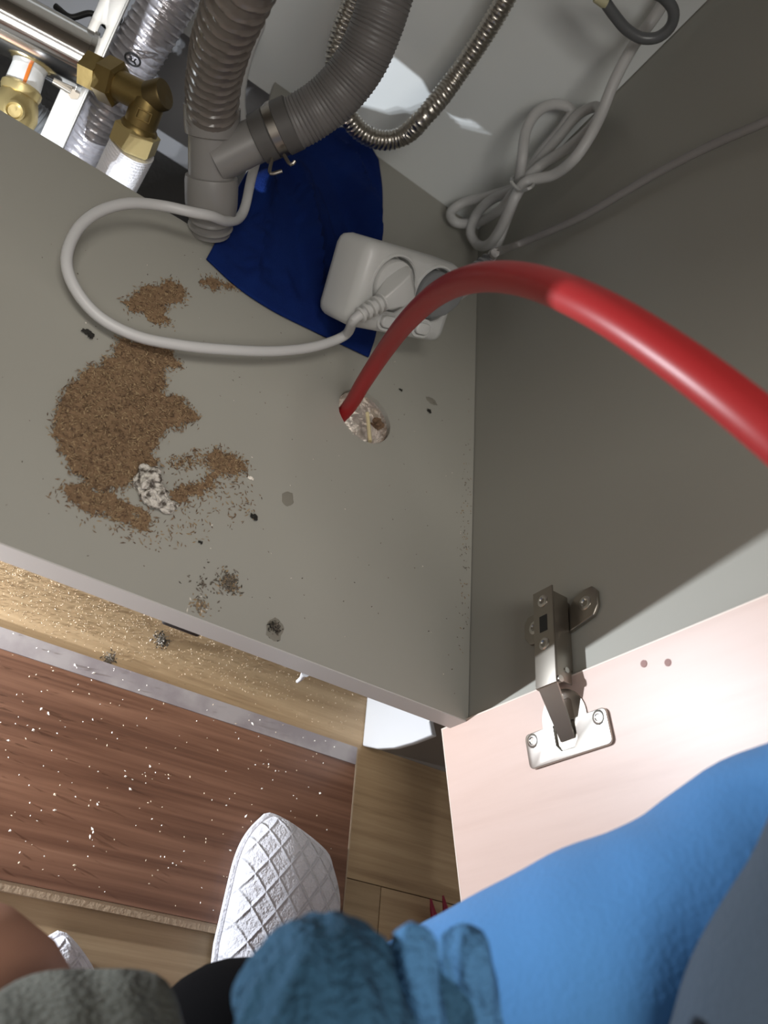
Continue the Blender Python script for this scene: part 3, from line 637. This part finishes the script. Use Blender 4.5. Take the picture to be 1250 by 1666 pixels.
# its own flex: leaves the right end, is coiled, tied and goes up the corner
e0 = sp_(SL, SW * .45, -STK * .55)
build('flex_grommet', lathe(e0 - Lx * .004, Lx, [(0, .0085), (.005, .0080), (.016, .0062), (.0165, .004)], 20), 'white_plastic', ps)
flex = [tuple(e0 + Lx * .006), tuple(e0 + Lx * .018)] + [(-0.0144, 0.4472, 0.0302), (-0.0144, 0.4601, 0.0424), (-0.0186, 0.4799, 0.0624), (-0.0309, 0.4815, 0.0898), (-0.05, 0.4785, 0.1162), (-0.0569, 0.5053, 0.1311), (-0.0518, 0.5243, 0.1437), (-0.039, 0.5341, 0.1531), (-0.0254, 0.5341, 0.1566), (-0.0246, 0.5245, 0.1461), (-0.0254, 0.5157, 0.1167), (-0.0184, 0.5156, 0.0816), (-0.0269, 0.526, 0.0506), (-0.0422, 0.5307, 0.0216), (-0.0476, 0.5197, 0.0122), (-0.0419, 0.5079, 0.0146), (-0.0219, 0.5178, 0.0221), (-0.0264, 0.4893, 0.0633), (-0.0351, 0.4771, 0.0981), (-0.0273, 0.4922, 0.1176), (-0.0237, 0.4862, 0.148), (-0.0242, 0.4811, 0.1718), (-0.0198, 0.4961, 0.1817), (-0.0161, 0.5241, 0.1753), (-0.0216, 0.5243, 0.1636), (-0.0241, 0.5152, 0.1351), (-0.0241, 0.507, 0.1005), (-0.0266, 0.4976, 0.0831), (-0.0315, 0.5082, 0.0558), (-0.0295, 0.5132, 0.0309), (-0.0263, 0.5007, 0.0192), (-0.0188, 0.4893, 0.0192), (-0.0226, 0.4603, 0.0426), (-0.0311, 0.4488, 0.0681), (-0.0435, 0.4476, 0.1), (-0.0396, 0.4635, 0.1103), (-0.0281, 0.4587, 0.1321), (-0.0287, 0.4512, 0.1575), (-0.029, 0.4607, 0.1759), (-0.029, 0.4781, 0.1911), (-0.034, 0.493, 0.2105), (-0.0353, 0.5123, 0.2334), (-0.0328, 0.5278, 0.2537), (-0.0395, 0.5272, 0.2823), (-0.0477, 0.5265, 0.3172)]
build('flex', tube(flex, .0048, .003, 12), 'white_cord', ps)
tie0 = Vector((-0.0234, 0.5047, 0.0857))
build('cable_tie', tube([(-0.0546, 0.4525, 0.1072), (-0.0478, 0.442, 0.1106), (-0.0486, 0.4297, 0.1232), (-0.0186, 0.5093, 0.0933), (-0.0262, 0.5164, 0.0847), (-0.0546, 0.4525, 0.1072)], .0014, .002, 8), 'white_plastic', ps)

def plug(name, l, w, m, cm, exit_dir, label, cat_label_cord, cord_pts, neck_len=.024):
    base = sp_(l, w, -.011)
    t = thing(name, base, label, 'plug')
    build('plug_disc', lathe(base, Nx, [(0, .0188), (.011, .0188), (.0125, .0180), (.0130, .015)], 36), m, t)
    ed = exit_dir.normalized(); side = Nx.cross(ed).normalized()
    bv = []
    c0 = sp_(l, w, .001)
    for (d, hw, h0, h1) in ((-.014, .0105, .0, .006), (-.006, .0115, .0, .014), (.006, .0105, .0, .016), (.0165, .0070, .002, .0145), (.0215, .0055, .003, .0135)):
        P = c0 + ed * d
        bv += [P + side * hw + Nx * h0, P + side * hw * .9 + Nx * h1, P - side * hw * .9 + Nx * h1, P - side * hw + Nx * h0]
    bf = [(0, 1, 2, 3), (19, 18, 17, 16)]
    for i in range(4):
        for k in range(4): bf.append((i * 4 + k, i * 4 + (k + 1) % 4, (i + 1) * 4 + (k + 1) % 4, (i + 1) * 4 + k))
    build('plug_grip', (bv, bf), m, t, bevel=.0015)
    n0 = c0 + ed * .020 + Nx * .0085
    build('strain_relief', tube([n0, n0 + ed * neck_len], lambda s, tt, th: .0062 - .0016 * s / tt + .0010 * (1 if math.cos(2 * math.pi * s / .0052) > 0 else -1), .0006, 18), m, t)
    build('cord', tube([n0 + ed * (neck_len - .012), n0 + ed * (neck_len + .002)] + cord_pts, .0037 if m == 'white_plastic' else .0033, .003, 12), cm, t)
    return t
def dir_to(l, w, px): return None
cpt = [(-0.1514, 0.2542, 0.026), (-0.1682, 0.2359, 0.02), (-0.1971, 0.2114, 0.018), (-0.2338, 0.187, 0.018), (-0.2653, 0.1712, 0.016), (-0.2917, 0.1635, 0.013), (-0.3161, 0.1646, 0.012), (-0.3347, 0.1743, 0.014), (-0.3455, 0.1884, 0.017), (-0.3478, 0.2131, 0.021), (-0.3412, 0.2341, 0.025), (-0.3268, 0.2526, 0.029), (-0.3069, 0.2664, 0.031), (-0.2886, 0.2707, 0.036), (-0.2763, 0.2768, 0.037), (-0.2616, 0.2938, 0.028), (-0.25, 0.326, 0.018), (-0.254, 0.36, 0.028), (-0.262, 0.42, 0.05), (-0.2592, 0.4686, -0.0102), (-0.2728, 0.4997, -0.0069), (-0.2811, 0.522, 0.007), (-0.285, 0.5447, 0.0241), (-0.2869, 0.5594, 0.0503), (-0.2933, 0.5798, 0.0785)]
ex1 = Vector((-0.1547, 0.2509, 0.0571)) - sp_(soc[0][0], soc[0][1], .008); ex1 = (ex1 - Nx * ex1.dot(Nx))
plug('white_plug', soc[0][0], soc[0][1], 'white_plastic', 'white_cord', ex1, 'white plug in the left socket, its white cord looping over the cabinet floor', '', cpt)
gpt = [(-0.084, 0.3155, 0.1182), (-0.012, 0.4399, 0.0698), (-0.008, 0.4217, 0.1102), (-0.007, 0.4047, 0.1453), (-0.007, 0.3909, 0.1822), (-0.007, 0.3789, 0.2141), (-0.008, 0.3569, 0.2582), (-0.01, 0.3284, 0.3025), (-0.01, 0.3027, 0.3506)]
ex2 = Vector((-0.075, 0.3353, 0.0975)) - sp_(soc[1][0], soc[1][1], .008); ex2 = (ex2 - Nx * ex2.dot(Nx))
plug('grey_plug', soc[1][0], soc[1][1], 'grey_plastic', 'grey_cord', ex2, 'grey plug in the right socket, its grey cord running up the side wall', '', gpt, .034)

lt = thing('grey_tube_loop', (-0.0514, 0.4801, 0.2493), 'dark grey tube loop hanging at the top of the back corner', 'tube')
build('tube', tube([(-0.0916, 0.4783, 0.2506), (-0.0788, 0.479, 0.2485), (-0.0632, 0.4797, 0.2472), (-0.0487, 0.4801, 0.2502), (-0.0395, 0.48, 0.2587), (-0.039, 0.4793, 0.27), (-0.0465, 0.4784, 0.2781), (-0.0603, 0.4777, 0.2799), (-0.0789, 0.4663, 0.2765), (-0.0936, 0.4664, 0.266), (-0.1189, 0.4656, 0.2592)], .0044, .003, 14), 'dark_tube', lt)
build('tip', lathe((-0.0948, 0.4782, 0.2504), Vector((-0.0916, 0.4783, 0.2506)) - Vector((-0.1012, 0.4781, 0.2476)), [(-.006, .0036), (.001, .0050), (.004, .0050)], 14), 'yellow_tip', lt)

# ------------------------------------------------------------------ sawdust and debris on the cabinet floor
def in_poly_fn(poly, hmax, soft=.006, solid=False):
    xs = [p[0] for p in poly]; ys = [p[1] for p in poly]
    cx = sum(xs) / len(xs); cy = sum(ys) / len(ys)
    def fn():
        for _ in range(60):
            p = (random.uniform(min(xs), max(xs)), random.uniform(min(ys), max(ys)))
            q = (p[0] + random.gauss(0, soft * .35), p[1] + random.gauss(0, soft * .35))
            w = (p[0] + .005 * noise.noise(Vector((p[0] * 130, p[1] * 130, 7))), p[1] + .005 * noise.noise(Vector((p[0] * 130, p[1] * 130, 17))))
            if inside(w, poly):
                n = noise.noise(Vector((p[0] * 55, p[1] * 55, 1.3)))
                if n < -.42 and not solid: continue
                return (q[0], q[1], random.uniform(.0003, hmax * max(.15, .6 + .6 * n)))
        return None
    return fn
def pile_base(poly, h, solid=False):
    """low uneven mound filling the outline"""
    xs = [p[0] for p in poly]; ys = [p[1] for p in poly]; st = .0022
    nx = int((max(xs) - min(xs)) / st) + 2; ny = int((max(ys) - min(ys)) / st) + 2; idx = {}; V, Fc = [], []
    for j in range(ny):
        for i in range(nx):
            x = min(xs) + i * st; y = min(ys) + j * st
            jx = x + .0014 * noise.noise(Vector((x * 300, y * 300, 0))); jy = y + .0014 * noise.noise(Vector((x * 300, y * 300, 9)))
            n = noise.noise(Vector((x * 55, y * 55, 1.3))); d = inside((x + .005 * noise.noise(Vector((x * 130, y * 130, 7))), y + .005 * noise.noise(Vector((x * 130, y * 130, 17)))), poly)
            idx[(i, j)] = (len(V), d and (n > -.34 or solid)); V.append((jx, jy, (.0004 + h * max(.05, .5 + .6 * n + .35 * noise.noise(Vector((x * 260, y * 260, 4))))) if d else .0002))
    for j in range(ny - 1):
        for i in range(nx - 1):
            q = [idx[(i, j)], idx[(i + 1, j)], idx[(i + 1, j + 1)], idx[(i, j + 1)]]
            if sum(a[1] for a in q) >= 3: Fc.append(tuple(a[0] for a in q))
    used = sorted({k for f in Fc for k in f}); mp = {k: n for n, k in enumerate(used)}
    return [V[k] for k in used], [tuple(mp[k] for k in f) for f in Fc]

piles = [
 ([(-0.308, 0.1958), (-0.2977, 0.2138), (-0.2855, 0.2313), (-0.2815, 0.2392), (-0.2689, 0.2359), (-0.2654, 0.2314), (-0.2779, 0.2191), (-0.2779, 0.2065), (-0.2689, 0.2014), (-0.2834, 0.1931), (-0.293, 0.1963), (-0.3033, 0.1945)], 900, .0022, .6),
 ([(-0.2637, 0.2508), (-0.2532, 0.2634), (-0.2288, 0.2768), (-0.2334, 0.2661), (-0.2577, 0.2502)], 200, .0012, .3),
 ([(-0.2995, 0.1655), (-0.2811, 0.1762), (-0.2685, 0.1817), (-0.2587, 0.1709), (-0.2645, 0.1589), (-0.2634, 0.1408), (-0.2466, 0.1432), (-0.2356, 0.1375), (-0.2379, 0.1286), (-0.2535, 0.1151), (-0.257, 0.1029), (-0.2549, 0.0917), (-0.2477, 0.0826), (-0.2634, 0.0714), (-0.2653, 0.064), (-0.274, 0.0549), (-0.2863, 0.0529), (-0.2957, 0.0577), (-0.306, 0.0678), (-0.3139, 0.0794), (-0.3178, 0.0986), (-0.3158, 0.1113), (-0.3066, 0.134), (-0.2978, 0.1509)], 8500, .0044, 1),
 ([(-0.297, 0.0504), (-0.2844, 0.0526), (-0.2591, 0.0554), (-0.2453, 0.0515), (-0.2452, 0.0393), (-0.2613, 0.0402), (-0.2785, 0.0387), (-0.2918, 0.038), (-0.2971, 0.0438)], 1000, .0016, .5),
 ([(-0.2398, 0.0721), (-0.2248, 0.0871), (-0.2163, 0.103), (-0.2237, 0.1107), (-0.2185, 0.1209), (-0.1955, 0.1201), (-0.1981, 0.1103), (-0.2105, 0.1006), (-0.2155, 0.0876), (-0.2261, 0.0749), (-0.2363, 0.066)], 900, .0018, .5),
 ([(-0.2482, 0.094), (-0.2259, 0.1146), (-0.2202, 0.1086), (-0.2383, 0.0877)], 260, .0009, 0),
 ([(-0.3048, 0.0441), (-0.2811, 0.0477), (-0.2393, 0.0464), (-0.2198, 0.0839), (-0.2201, 0.1242), (-0.1874, 0.1214), (-0.1811, 0.0889), (-0.2213, 0.0373), (-0.2575, 0.0292), (-0.2972, 0.031)], 420, .0006, 0),
]
chips = []
for poly, n, h, base in piles:
    chips.append(scatter(in_poly_fn(poly, h + .0010, .006, base == 1), n, (.0012, .0042), (.0003, .0010), (.0002, .0006), (5, 4, 2)))
    if base > 0: g = pile_base(poly, h * .7, base == 1); chips.append((g[0], g[1], [0] * len(g[1])))
sd = build('sawdust', join(*chips), ['dust_a', 'dust_b', 'dust_c'], smooth=False); tag(sd, 'heaps of brown sawdust spread over the cabinet floor', 'sawdust', kind='stuff')

def blob_pts(cx, cy, r, h, z0=0.0):
    def fn():
        a = random.uniform(0, 6.283); d = r * abs(random.gauss(0, .5))
        if d > r * 1.2: return None
        return (cx + d * math.cos(a), cy + d * math.sin(a), z0 + random.uniform(.0002, h * max(.2, 1 - d / r)))
    return fn
def debris(name, label, q, r, h, n, mats, w, cat='debris', z0=0.0, L=(.0012, .0035)):
    g = scatter(blob_pts(q[0], q[1], r, h, z0), n, L, (.0005, .0014), (.0003, .0008), w)
    o = build(name, g, mats, smooth=False); return tag(o, label, cat, kind='stuff')
debris('dirt_heap', 'small round heap of grey-brown dirt near the front of the cabinet floor', (-0.1903, 0.0301, -0.0), .0090, .0030, 420, ['dirt2', 'dirt', 'dust_b'], (4, 3, 2))
debris('dirt_scatter', 'thin scatter of grit below the small dirt heap', (-0.2046, 0.0087, 0.0), .0085, .0010, 90, ['dirt2', 'dust_b', 'crumb'], (3, 4, 1))
debris('dirt_scatter', 'loose specks of dirt between sawdust and dirt heap', (-0.2058, 0.0227, 0.0), .0200, .0006, 60, ['dirt2', 'dirt'], (3, 2))
debris('dark_crumb', 'dark brown crumb by itself near the front edge', (-0.155, 0.0128, -0.0), .0050, .0040, 160, ['dirt', 'soot', 'dirt2'], (4, 2, 2))
g = scatter(lambda: (lambda x, y: (x, y, .0003))(random.uniform(-.012, -.002), random.gauss(.14, .05)), 110, (.0008, .0026), (.0004, .001), (.0002, .0004), (3, 2, 1))
tag(build('dust_line', g, ['dirt2', 'dust_b', 'dirt'], smooth=False), 'line of grit along the joint of floor panel and side wall', 'debris', kind='stuff')
def specks():
    p = (random.uniform(-.36, -.01), random.uniform(.012, .29), .0002)
    return p
tag(build('specks', scatter(specks, 150, (.0006, .0018), (.0003, .0009), (.0001, .0004), (3, 2, 1)), ['dirt2', 'dirt', 'crumb'], smooth=False), 'tiny specks scattered over the grey cabinet floor', 'debris', kind='stuff')
ch = build('plaster_chunk', join(lump((-0.2559, 0.07, 0.006), .0088, (1, 1, .75), 3), lump((-0.249, 0.0632, 0.005), .0082, (1.1, .9, .6), 8), lump((-0.2417, 0.0611, 0.004), .0058, (1.2, .8, .6), 5)), 'plaster_chunk', smooth=False)
tag(ch, 'crumbly whitish chunk of plaster on the sawdust', 'plaster chunk')
for q, L, lab in (((-0.317, 0.1574, 0.002), .004, 'curled black flake left of the large sawdust heap'), ((-0.184, 0.0815, 0.002), .0032, 'black flake right of the plaster chunk'), ((-0.214, 0.0479, 0.0015), .0016, 'tiny black flake below the plaster chunk'), ((-0.0804, 0.2611, 0.001), .0018, 'tiny dark flake above right of the round hole'), ((-0.0505, 0.2563, 0.001), .0028, 'dark flake right of the round hole')):
    tag(build('black_flake', join(lump(q, L * .6, (1.3, .7, .5), L * 999, 7, .9), lump((q[0] + L * .5, q[1] - L * .3, q[2] + .0004), L * .5, (.7, 1.2, .5), L * 555, 7, .9)), 'soot', smooth=False), lab, 'flake')
for q, L, lab in (((-0.1912, 0.1094, 0.001), .0026, 'small white crumb right of the sawdust'), ((-0.2169, 0.0269, -0.157), .0, '')):
    if L: tag(build('white_crumb', lump(q, L * .6, (1.2, .8, .6), 4, 7, .7), 'crumb', smooth=False), lab, 'crumb')

for q, r, sq, lab in (((-0.1621, 0.1075, 0.0001), .0050, (.9, 1.15, .03), 'dried round stain on the cabinet floor right of the black flake'), ((-0.0479, 0.2697, 0.0001), .0048, (1.2, .7, .03), 'grey smear near the side wall, right of the round hole'), ((-0.1549, 0.012, 0.0001), .0062, (.9, 1.2, .03), 'dark stain around the lone crumb near the front edge')):
    tag(build('stain', lump(q, r, sq, r * 3000, 9, .35), 'stain'), lab, 'stain')
# fine shavings on the room floor and crumbs on the plinth board
def shav():
    x = random.uniform(-.80, .02); y = random.uniform(.028, .075) + abs(random.gauss(0, .02))
    dens = max(.15, min(1, (-x) / .25 + .1))
    if random.random() > dens: return None
    return (x, min(y, .11), ZF + .0005 + random.random() * .0005)
tag(build('floor_shavings', scatter(shav, 9500, (.0006, .0022), (.0003, .0007), (.0002, .0004), (5, 4, 3)), ['pale_a', 'pale_b', 'dust_b'], smooth=False), 'fine pale wood shavings over the oak floor under the cabinet edge', 'shavings', kind='stuff')
def crumbs():
    x = random.uniform(-.55, .0); y = random.uniform(-.122, .024)
    if random.random() > min(1, .35 + (-x) * 1.3): return None
    return (x, y, zb + .0004 + (.0006 if y > .0112 else 0))
tag(build('crumbs', join(scatter(crumbs, 950, (.0006, .0020), (.0005, .0012), (.0003, .0009), (3, 2)), scatter(crumbs, 70, (.0022, .0034), (.0012, .0022), (.0008, .0016), (3, 1))), ['crumb', 'pale_b'], smooth=False), 'pale crumbs sprinkled on the walnut plinth board', 'crumbs', kind='stuff')
debris('dust_clump', 'dark fluffy clump on the floor shavings below the cabinet edge', (-0.1702, 0.0585, -0.157), .0075, .0045, 190, ['dirt', 'dirt2', 'soot', 'crumb'], (3, 4, 2, 1), z0=ZF)
debris('dust_clump', 'grey clump against the seal strip of the board', (-0.2042, 0.031, -0.157), .0065, .0035, 120, ['dirt2', 'dirt'], (3, 2), z0=ZF)
hk = build('plastic_hook', tube([(-0.1119, 0.0091, -0.032), (-0.1065, 0.0136, -0.045), (-0.1026, 0.0155, -0.055), (-0.1024, 0.0149, -0.06)], lambda s, t, th: .0030 - .0018 * s / t, .002, 10), 'white_gloss'); tag(hk, 'small white plastic hook below the cabinet front edge', 'hook')
bk = build('black_clip', boxmm((-.215, .004, -.030), (-.190, .016, -.0174)), 'black', bevel=.002); tag(bk, 'black clip under the cabinet front edge', 'clip')

# ------------------------------------------------------------------ slippers
def slipper(name, toe, heel, wmul, zbase, label, zup=.046):
    toe = Vector((*toe, 0)); heel = Vector((*heel, 0)); ax_ = (toe - heel); L = ax_.length; ax_.normalize(); sd_ = Vector((ax_.y, -ax_.x, 0))
    t = thing(name, (heel.x, heel.y, zbase), label, 'slipper', None)
    def half(s):      # half width along the foot, s = 0 heel .. 1 toe (blunt, slightly square toe)
        a = .031 + .013 * max(0, min(1, (s - .25) / .4))
        if s < .14: a *= math.sqrt(max(0.02, 1 - ((.14 - s) / .14) ** 2))
        if s > .80: a *= max(.0, 1 - ((s - .80) / .20) ** 3.0 * .40)
        return a * wmul
    n = 40; out = []
    for i in range(n + 1): s = i / n; out.append((s * L, half(s)))
    def sh_(x, v):      # blunt toe, cut back on the outer side (v > 0: right-hand side)
        k = max(0, min(1, (x / L - .70) / .30)); return x - .34 * max(0, v + .012) * k * k * (3 - 2 * k)
    poly = [(sh_(x, w), -w) for x, w in out] + [(sh_(x, -w), w) for x, w in reversed(out)]
    O = Vector((heel.x, heel.y, zbase))
    build('sole', prism(poly, .0006, .0085, O, ax_, Vector((-ax_.y, ax_.x, 0))), 'sole', t, bevel=.002)
    V, Fc = [], []; m = 26; rows_ = 30; s0 = .42
    for i in range(rows_ + 1):
        s = s0 + (1 - s0) * i / rows_; w = half(s) * 1.02
        h = zup * (1 - .45 * ((s - s0) / (1 - s0)) ** 1.2) + 0 * L; 
        if s > .86: h *= math.sqrt(max(0.0, 1 - ((s - .86) / .14) ** 2)) * .62 + .38
        for k in range(m + 1):
            th = math.pi * k / m; ex = .75
            cx = math.copysign(abs(math.cos(th)) ** ex, math.cos(th)); cz = abs(math.sin(th)) ** ex
            V.append(O + ax_ * sh_(s * L, w * cx) + sd_ * (w * cx) + Vector((0, 0, .0075 + h * cz)))
    for i in range(rows_):
        for k in range(m): Fc.append((i * (m + 1) + k, i * (m + 1) + k + 1, (i + 1) * (m + 1) + k + 1, (i + 1) * (m + 1) + k))
    Fc.append(tuple(rows_ * (m + 1) + k for k in range(m + 1)))
    o = build('upper', (V, Fc), 'terry', t); o.modifiers.new('t', 'SOLIDIFY').thickness = .003
    build('cuff', tube([V[k] + Vector((0, 0, .001)) for k in range(m + 1)], .0042, .004, 10), 'terry_plain', t)
    build('piping', tube([O + ax_ * p[0] + Vector((-ax_.y, ax_.x, 0)) * p[1] * 1.03 + Vector((0, 0, .0085)) for p in [q for q in poly if q[0] > .05 * L]], .0026, .004, 8), 'terry_plain', t)
    return t
slipper('slipper', (-.0370, -.0515), (-.053, -.306), .97, zb + .0002, 'white towelling slipper with embossed diamond lattice, standing on the walnut board', .030)
slipper('slipper', (-.172, -.1545), (-.262, -.392), .62, ZF + .0004, 'white slipper whose tip peeks out beside the bare leg', .040)

# ------------------------------------------------------------------ red-handled tool beside the door
pt = thing('pliers', (0.106, -0.0909, -0.157), 'tool with two tapering crimson handles lying on the floor by the door', 'pliers')
build('handle', tube([(0.091, -0.0774, -0.148), (0.0941, -0.0872, -0.148), (0.0996, -0.0973, -0.148), (0.1059, -0.1115, -0.148), (0.1116, -0.1297, -0.148)], lambda s, t, th: .0008 + .0042 * min(1, s / .026), .003, 14), 'crimson', pt)
build('handle', tube([(0.1034, -0.0728, -0.148), (0.1063, -0.0819, -0.148), (0.11, -0.0933, -0.148), (0.1133, -0.1104, -0.148), (0.1146, -0.1293, -0.148)], lambda s, t, th: .0008 + .0042 * min(1, s / .026), .003, 14), 'crimson', pt)
build('jaws', tube([(0.1128, -0.1287, -0.148), (0.1139, -0.1397, -0.148), (0.1156, -0.1537, -0.148)], lambda s, t, th: .0085 - .006 * s / t, .003, 10), 'dull_steel', pt)

# ------------------------------------------------------------------ crouching person (only knees, sleeve and feet reach into view)
per = thing('person', (-.25, -.60, ZF), 'crouching person in blue fleece sleeve, teal knit, grey shorts and white slippers', 'person')
def skin_body():
    J = dict(pel=((-.22, -.70, .03), .105), spine=((-.24, -.68, .20), .10), chest=((-.27, -.60, .36), .11), neck=((-.28, -.56, .50), .05),
             hr=((-.13, -.68, .01), .085), kr=((-0.1519, -0.2165, 0.1147), .045), ar=((-.056, -.285, -.095), .030), tr=((-.050, -.19, -.136), .018),
             hl=((-.33, -.68, .01), .085), kl=((-0.2769, -0.1708, 0.0141), .066), al=((-.242, -.375, -.095), .032), tl=((-.203, -.215, -.140), .022),
             sr=((-.12, -.56, .42), .055), er=((-0.0994, -0.2151, 0.1206), .036), wr=((-0.0395, -0.1233, 0.2684), .026), pr=((-0.0607, -0.1075, 0.3125), .026),
             sl=((-.43, -.58, .42), .055), el=((-.56, -.46, .22), .040), wl=((-.50, -.30, .33), .026), pl=((-.46, -.26, .36), .024))
    E = [('pel', 'spine'), ('spine', 'chest'), ('chest', 'neck'), ('pel', 'hr'), ('hr', 'kr'), ('kr', 'ar'), ('ar', 'tr'), ('pel', 'hl'), ('hl', 'kl'), ('kl', 'al'), ('al', 'tl'),
         ('chest', 'sr'), ('sr', 'er'), ('er', 'wr'), ('wr', 'pr'), ('chest', 'sl'), ('sl', 'el'), ('el', 'wl'), ('wl', 'pl')]
    # five fingers per hand
    for s, base, fw in (('r', 'pr', Vector((-.02, .03, .06))), ('l', 'pl', Vector((.03, .02, .05)))):
        p = Vector(J[base][0]); f = fw.normalized(); a = f.cross(Vector((1, 0, .2))).normalized()
        for i, (off, ln) in enumerate(((-.026, .030), (-.012, .040), (.002, .043), (.015, .039), (.027, .030))):
            b = p + a * off + f * .018; m_ = b + f * ln * .55; t_ = m_ + (f * .4 + a.cross(f) * .9).normalized() * ln * .5
            J[f'{s}b{i}'] = (tuple(b), .009); J[f'{s}m{i}'] = (tuple(m_), .008); J[f'{s}t{i}'] = (tuple(t_), .007)
            E += [(base, f'{s}b{i}'), (f'{s}b{i}', f'{s}m{i}'), (f'{s}m{i}', f'{s}t{i}')]
    names = list(J); me = bpy.data.meshes.new('body'); o_ = Vector(per.location)
    me.from_pydata([Vector(J[n][0]) - o_ for n in names], [(names.index(a), names.index(b)) for a, b in E], [])
    o = bpy.data.objects.new('body', me); COL.objects.link(o); o.parent = per
    md = o.modifiers.new('skin', 'SKIN'); md.use_smooth_shade = True
    for n, d in zip(names, me.skin_vertices[0].data): d.radius = (J[n][1], J[n][1])
    me.skin_vertices[0].data[0].use_root = True
    sb = o.modifiers.new('sub', 'SUBSURF'); sb.levels = 2; sb.render_levels = 2
    me.materials.append(MT['skin'])
    bpy.context.view_layer.update()
    nm = bpy.data.meshes.new_from_object(o.evaluated_get(bpy.context.evaluated_depsgraph_get())); o.modifiers.clear(); o.data = nm
    nm.materials.clear(); nm.materials.append(MT['skin'])
    return o
skin_body()
def lumpy(r0, r1, a, fr, seed=0.0):
    def fn(s, tot, th):
        k = s / tot
        return (r0 + (r1 - r0) * k) * (1 + a * noise.noise(Vector((math.cos(th) * fr, math.sin(th) * fr, s * 30 * fr + seed))))
    return fn
sl_ = build('sleeve', tube([(-0.12, -0.56, 0.42), (-0.118, -0.2526, 0.0539), (-0.1111, -0.2074, 0.1122), (-0.0963, -0.1892, 0.1479), (-0.0793, -0.174, 0.1765), (-0.0626, -0.1592, 0.2046), (-0.0474, -0.1411, 0.236), (-0.0364, -0.1294, 0.265)], lumpy(.052, .0445, .10, 1.0, 2.0), .006, 36), 'blue', per)
tag(sl_, 'blue fleece sleeve, out of focus')
def knob(r, n, amp, end):
    return lambda s, t, th: r * (1 + amp * math.cos(n * th) + .14 * noise.noise(Vector((math.cos(th) * 1.5, math.sin(th) * 1.5, s * 70)))) * (1 if s < t - end else math.sqrt(max(.01, 1 - ((s - t + end) / (end * 1.02)) ** 2)))
tk = build('knit_hem', join(tube([(-0.16, -0.62, 0.1), (-0.19, -0.45, 0.14), (-0.1657, -0.2584, 0.1431), (-0.193, -0.2222, 0.1671), (-0.2065, -0.1997, 0.1822), (-0.2169, -0.1814, 0.1942)], knob(.0255, 11, .05, .026), .003, 66),
    tube([(-0.14, -0.62, 0.12), (-0.16, -0.45, 0.16), (-0.1173, -0.2578, 0.1456), (-0.1488, -0.2189, 0.1706), (-0.1603, -0.2038, 0.1791), (-0.1715, -0.1825, 0.1903)], knob(.0120, 7, .09, .014), .003, 42)), 'teal', per)
ck = build('cuff_fold', join(tube([(-0.15, -0.62, 0.12), (-0.17, -0.45, 0.16), (-0.1342, -0.2564, 0.158), (-0.1642, -0.2196, 0.1806), (-0.181, -0.197, 0.1938), (-0.1931, -0.1775, 0.2028)], knob(.0068, 7, .05, .008), .003, 36),
    tube([(-0.14, -0.6, 0.14), (-0.15, -0.45, 0.18), (-0.1046, -0.2566, 0.1549), (-0.1388, -0.2179, 0.178), (-0.1557, -0.197, 0.1881), (-0.1702, -0.1736, 0.1989)], knob(.0085, 7, .05, .010), .003, 36)), 'blue_knit', per)
tag(ck, 'bunched pale blue cuff folds')
tag(tk, 'teal ribbed knit pulled over the knee')
sh_ = build('shorts', tube([(-0.33, -0.68, 0.03), (-0.34, -0.5, 0.09), (-0.2139, -0.2739, 0.069), (-0.2388, -0.2405, 0.0935), (-0.2511, -0.2207, 0.1086), (-0.2594, -0.206, 0.1189)], lambda s, t, th: (.095 - .057 * min(1, s / t * 1.25)) * (1 + .05 * math.cos(5 * th + 40 * s)) * (1 if s < t - .012 else math.sqrt(max(.05, 1 - ((s - t + .012) / .0125) ** 2))), .004, 48), 'grey_knit', per)
tag(sh_, 'grey knitted shorts leg')
tr_ = build('trouser_leg', tube([(-0.13, -0.66, 0.01), (-0.1472, -0.2854, 0.0581), (-0.1573, -0.2395, 0.0471), (-0.1452, -0.2127, 0.0193), (-0.062, -0.262, -0.08)], lumpy(.07, .040, .05, 1.2, 7.0), .006, 30), 'black_cloth', per)
tag(tr_, 'black trouser leg')
shd = build('sleeve_shade_tube', tube([(-0.1, -0.6, 0.3), (-0.09, -0.42, 0.26), (-0.0152, -0.254, 0.171), (-0.0551, -0.2178, 0.2324), (-0.0737, -0.1895, 0.2698), (-0.078, -0.1694, 0.2918), (-0.0766, -0.1545, 0.3057)], lumpy(.075, .046, .06, 1.1, 9.0), .006, 36), 'slate', per)  # added dark tube: the sleeve's shaded underside put into colour
tag(shd, 'shaded underside of the sleeve, added as a separate dark tube')
bpy.context.view_layer.update()
